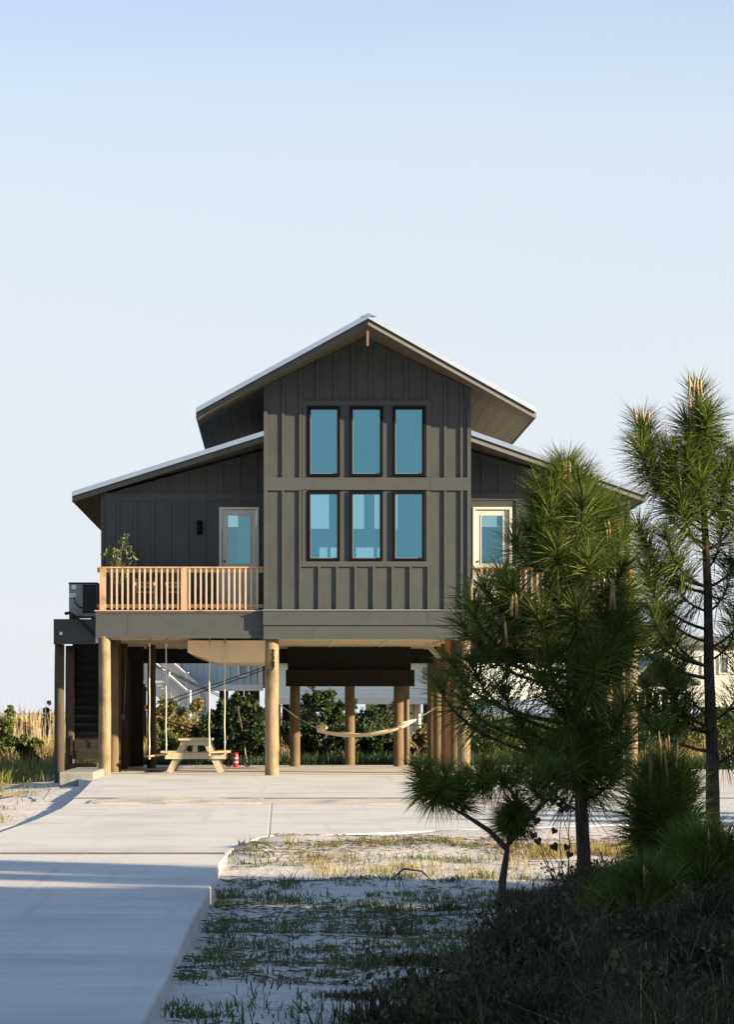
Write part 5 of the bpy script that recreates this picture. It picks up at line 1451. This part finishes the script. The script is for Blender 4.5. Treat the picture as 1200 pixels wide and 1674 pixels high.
shrub_list = [
    # px, top, y, width, material, label
    (262, 1150, 24, 40, M_LEAFGOLD, 'golden dry shrub beside the dark inner pile'), (300, 1147, 30, 75, M_LEAFGOLD, 'wide golden shrub below the blue house stair'), (330, 1190, 20, 60, M_LEAFMID, 'olive green shrub behind the picnic table'),
    (275, 1198, 16, 50, M_LEAFMID, 'low green shrub left of the picnic table'), (360, 1152, 19, 62, M_LEAFDK, 'dark round shrub behind the right swing'), (405, 1150, 17, 60, M_LEAFDK, 'dark shrub behind the scooter'),
    (385, 1140, 28, 60, M_LEAFDK, 'dark tall shrub in front of the blue house piles'), (430, 1165, 18, 50, M_LEAFDK, 'dark shrub behind the numbered pile'),
    (510, 1185, 17, 60, M_LEAFDK, 'dark low shrub under the left end of the hammock'), (528, 1120, 21, 62, M_LEAFDK, 'tall dark shrub rising behind the hammock'), (492, 1145, 26, 50, M_LEAFDK, 'dark shrub left of the tall shrub behind the hammock'),
    (560, 1185, 16, 55, M_LEAFDK, 'dark shrub behind the middle rear pile'), (602, 1150, 20, 45, M_LEAFDK, 'sparse dark shrub right of the middle rear pile'), (640, 1150, 23, 50, M_LEAFDK, 'sparse leafy shrub before the white lower wall'), (625, 1200, 16, 60, M_LEAFDK, 'low dark shrub under the right end of the hammock'),
    (690, 1195, 19, 55, M_LEAFGOLD, 'golden shrub behind the right rear pile'), (720, 1190, 24, 60, M_LEAFMID, 'green shrub between the right piles'), (800, 1185, 22, 90, M_LEAFMID, 'olive shrub under the right bay'), (860, 1180, 26, 90, M_LEAFMID, 'pale green shrub under the right bay beyond the pad'),
    (930, 1190, 20, 80, M_LEAFDK, 'dark shrub under the far right bay'), (1075, 1170, 24, 80, M_LEAFDK, 'dark shrub right of the outermost pile'), (1120, 1185, 28, 70, M_LEAFGOLD, 'golden shrub right of the house behind the pines'), (1185, 1160, 30, 90, M_LEAFMID, 'green shrub at the far right behind the tall pine'),
    (5, 1165, 32, 55, M_LEAFMID, 'bright green shrub at the left edge in the marsh grass'), (18, 1205, 20, 40, M_LEAFMID, 'green shrub at the left edge nearer the house'), (58, 1208, 22, 26, M_LEAFMID, 'small green shrub beside the dark stair posts'), (48, 1225, 15, 24, M_LEAFDK, 'small bare dark bush in the golden grass'), (38, 1178, 55, 30, M_LEAFGOLD, 'pale golden bush by the boardwalk'), (75, 1150, 60, 16, M_LEAFMID, 'slim green shrub behind the stair posts')]
for i, (px, tp, yy, wp, mm, lab) in enumerate(shrub_list):
    sparse = 'sparse' in lab
    shrub(lab, px, tp, yy, wp, mm, 100 + i, n=(1600 if sparse else 5000), leaf=.07 if mm is not M_LEAFDK else .078, airy=1.0 if not sparse else 1.2)
# marsh grass: left field, strip behind the pad
def field(name, m, n, xr, yr, hh, ww, dens, seed, lean=.35):
    g_ = np.random.default_rng(seed)
    x = g_.uniform(*xr, n); u = g_.random(n); y = yr[0] + (yr[1] - yr[0]) * u ** 1.5
    ok = g_.random(n) < dens(x, y); x, y = x[ok], y[ok]
    h = hh * g_.uniform(.5, 1.25, len(x)) * (.6 + .8 * noise2(x, y, 2.5, seed)); w = ww * g_.uniform(.7, 1.4, len(x)) * (1 + (y + 5) / 60)
    grass(name, m, x, y, h, w, g_, lean)
def left_d(x, y): return (x < -6.9 - .6 * (y < 3)) * np.clip((noise2(x, y, 1.6, 71) - .18) * 3, 0, 1)
field('marsh_grass', M_MARSH, 42000, (-26, -6.3), (4, 60), .55, .016, lambda x, y: left_d(x, y) * np.clip((y - 6) / 8, .15, 1) * np.clip((noise2(x, y, 5, 76) - .25) * 3, .12, 1), 81)
field('marsh_grass', M_MARSHG, 60000, (-18, -6.3), (-10, 50), .34, .014, lambda x, y: left_d(x, y) * np.clip(1.2 - np.abs(y - 8) / 30, .25, 1), 83, .6)
field('marsh_grass', M_MARSH, 34000, (-26, 26), (14, 60), .55, .018, lambda x, y: np.clip((noise2(x, y, 2.2, 91) - .35) * 3, 0, 1) * np.where((np.abs(x) < 7) & (y < 28), .15, 1), 85)
field('ground_weeds', M_LEAFDK, 42000, (-5.7, 12), (11.1, 20), .42, .018, lambda x, y: np.clip((noise2(x, y, .8, 93) - .25) * 3, 0, 1), 87, .7)
field('marsh_grass', M_MARSH, 9000, (-60, -14), (60, 180), 1.0, .03, lambda x, y: np.clip((noise2(x, y, 5, 95) - .3) * 3, 0, 1), 89)
# tall pale reeds at the far left, bare winter stalks
g_ = np.random.default_rng(99); n = 170
x = np.array([WX(p, 45) for p in g_.uniform(-60, 95, n)]); y = g_.uniform(38, 56, n)
grass('tall_reeds', mat('pale_reed', (.40, .33, .22), (.52, .44, .32), .8, 2, island=.25), x, y, g_.uniform(1.0, 2.5, n), np.full(n, .011), g_, .12)
# bleached branches and grass by the left edge of the drive
a = G(0, 1305, -.15)
stick([(0, 1306, .04), (22, 1303, .05), (46, 1297, .03)], [.03, .03, .02], 'long bleached branch lying in the sand left of the drive')
stick([(70, 1306, .0), (78, 1302, .06), (83, 1297, .12)], [.012, .01, .006], 'short bleached stick leaning left of the drive')
g_ = np.random.default_rng(77); n = 5000
xx = g_.uniform(-8.5, -4.6, n); yy = g_.uniform(-26, -3, n)
lim = np.interp(yy, [-32, -28, -24, -20, -14, -8, -3], [-4.1, -4.1, -4.7, -5.0, -5.4, -5.75, -5.9])
ok = (xx < lim - .35) & (g_.random(n) < np.clip((noise2(xx, yy, 1.4, 97) - .42) * 4, 0, 1))
grass('yard_grass', M_MARSHG, xx[ok], yy[ok], .13 * g_.uniform(.5, 1.5, ok.sum()), np.full(ok.sum(), .010), g_, .8)
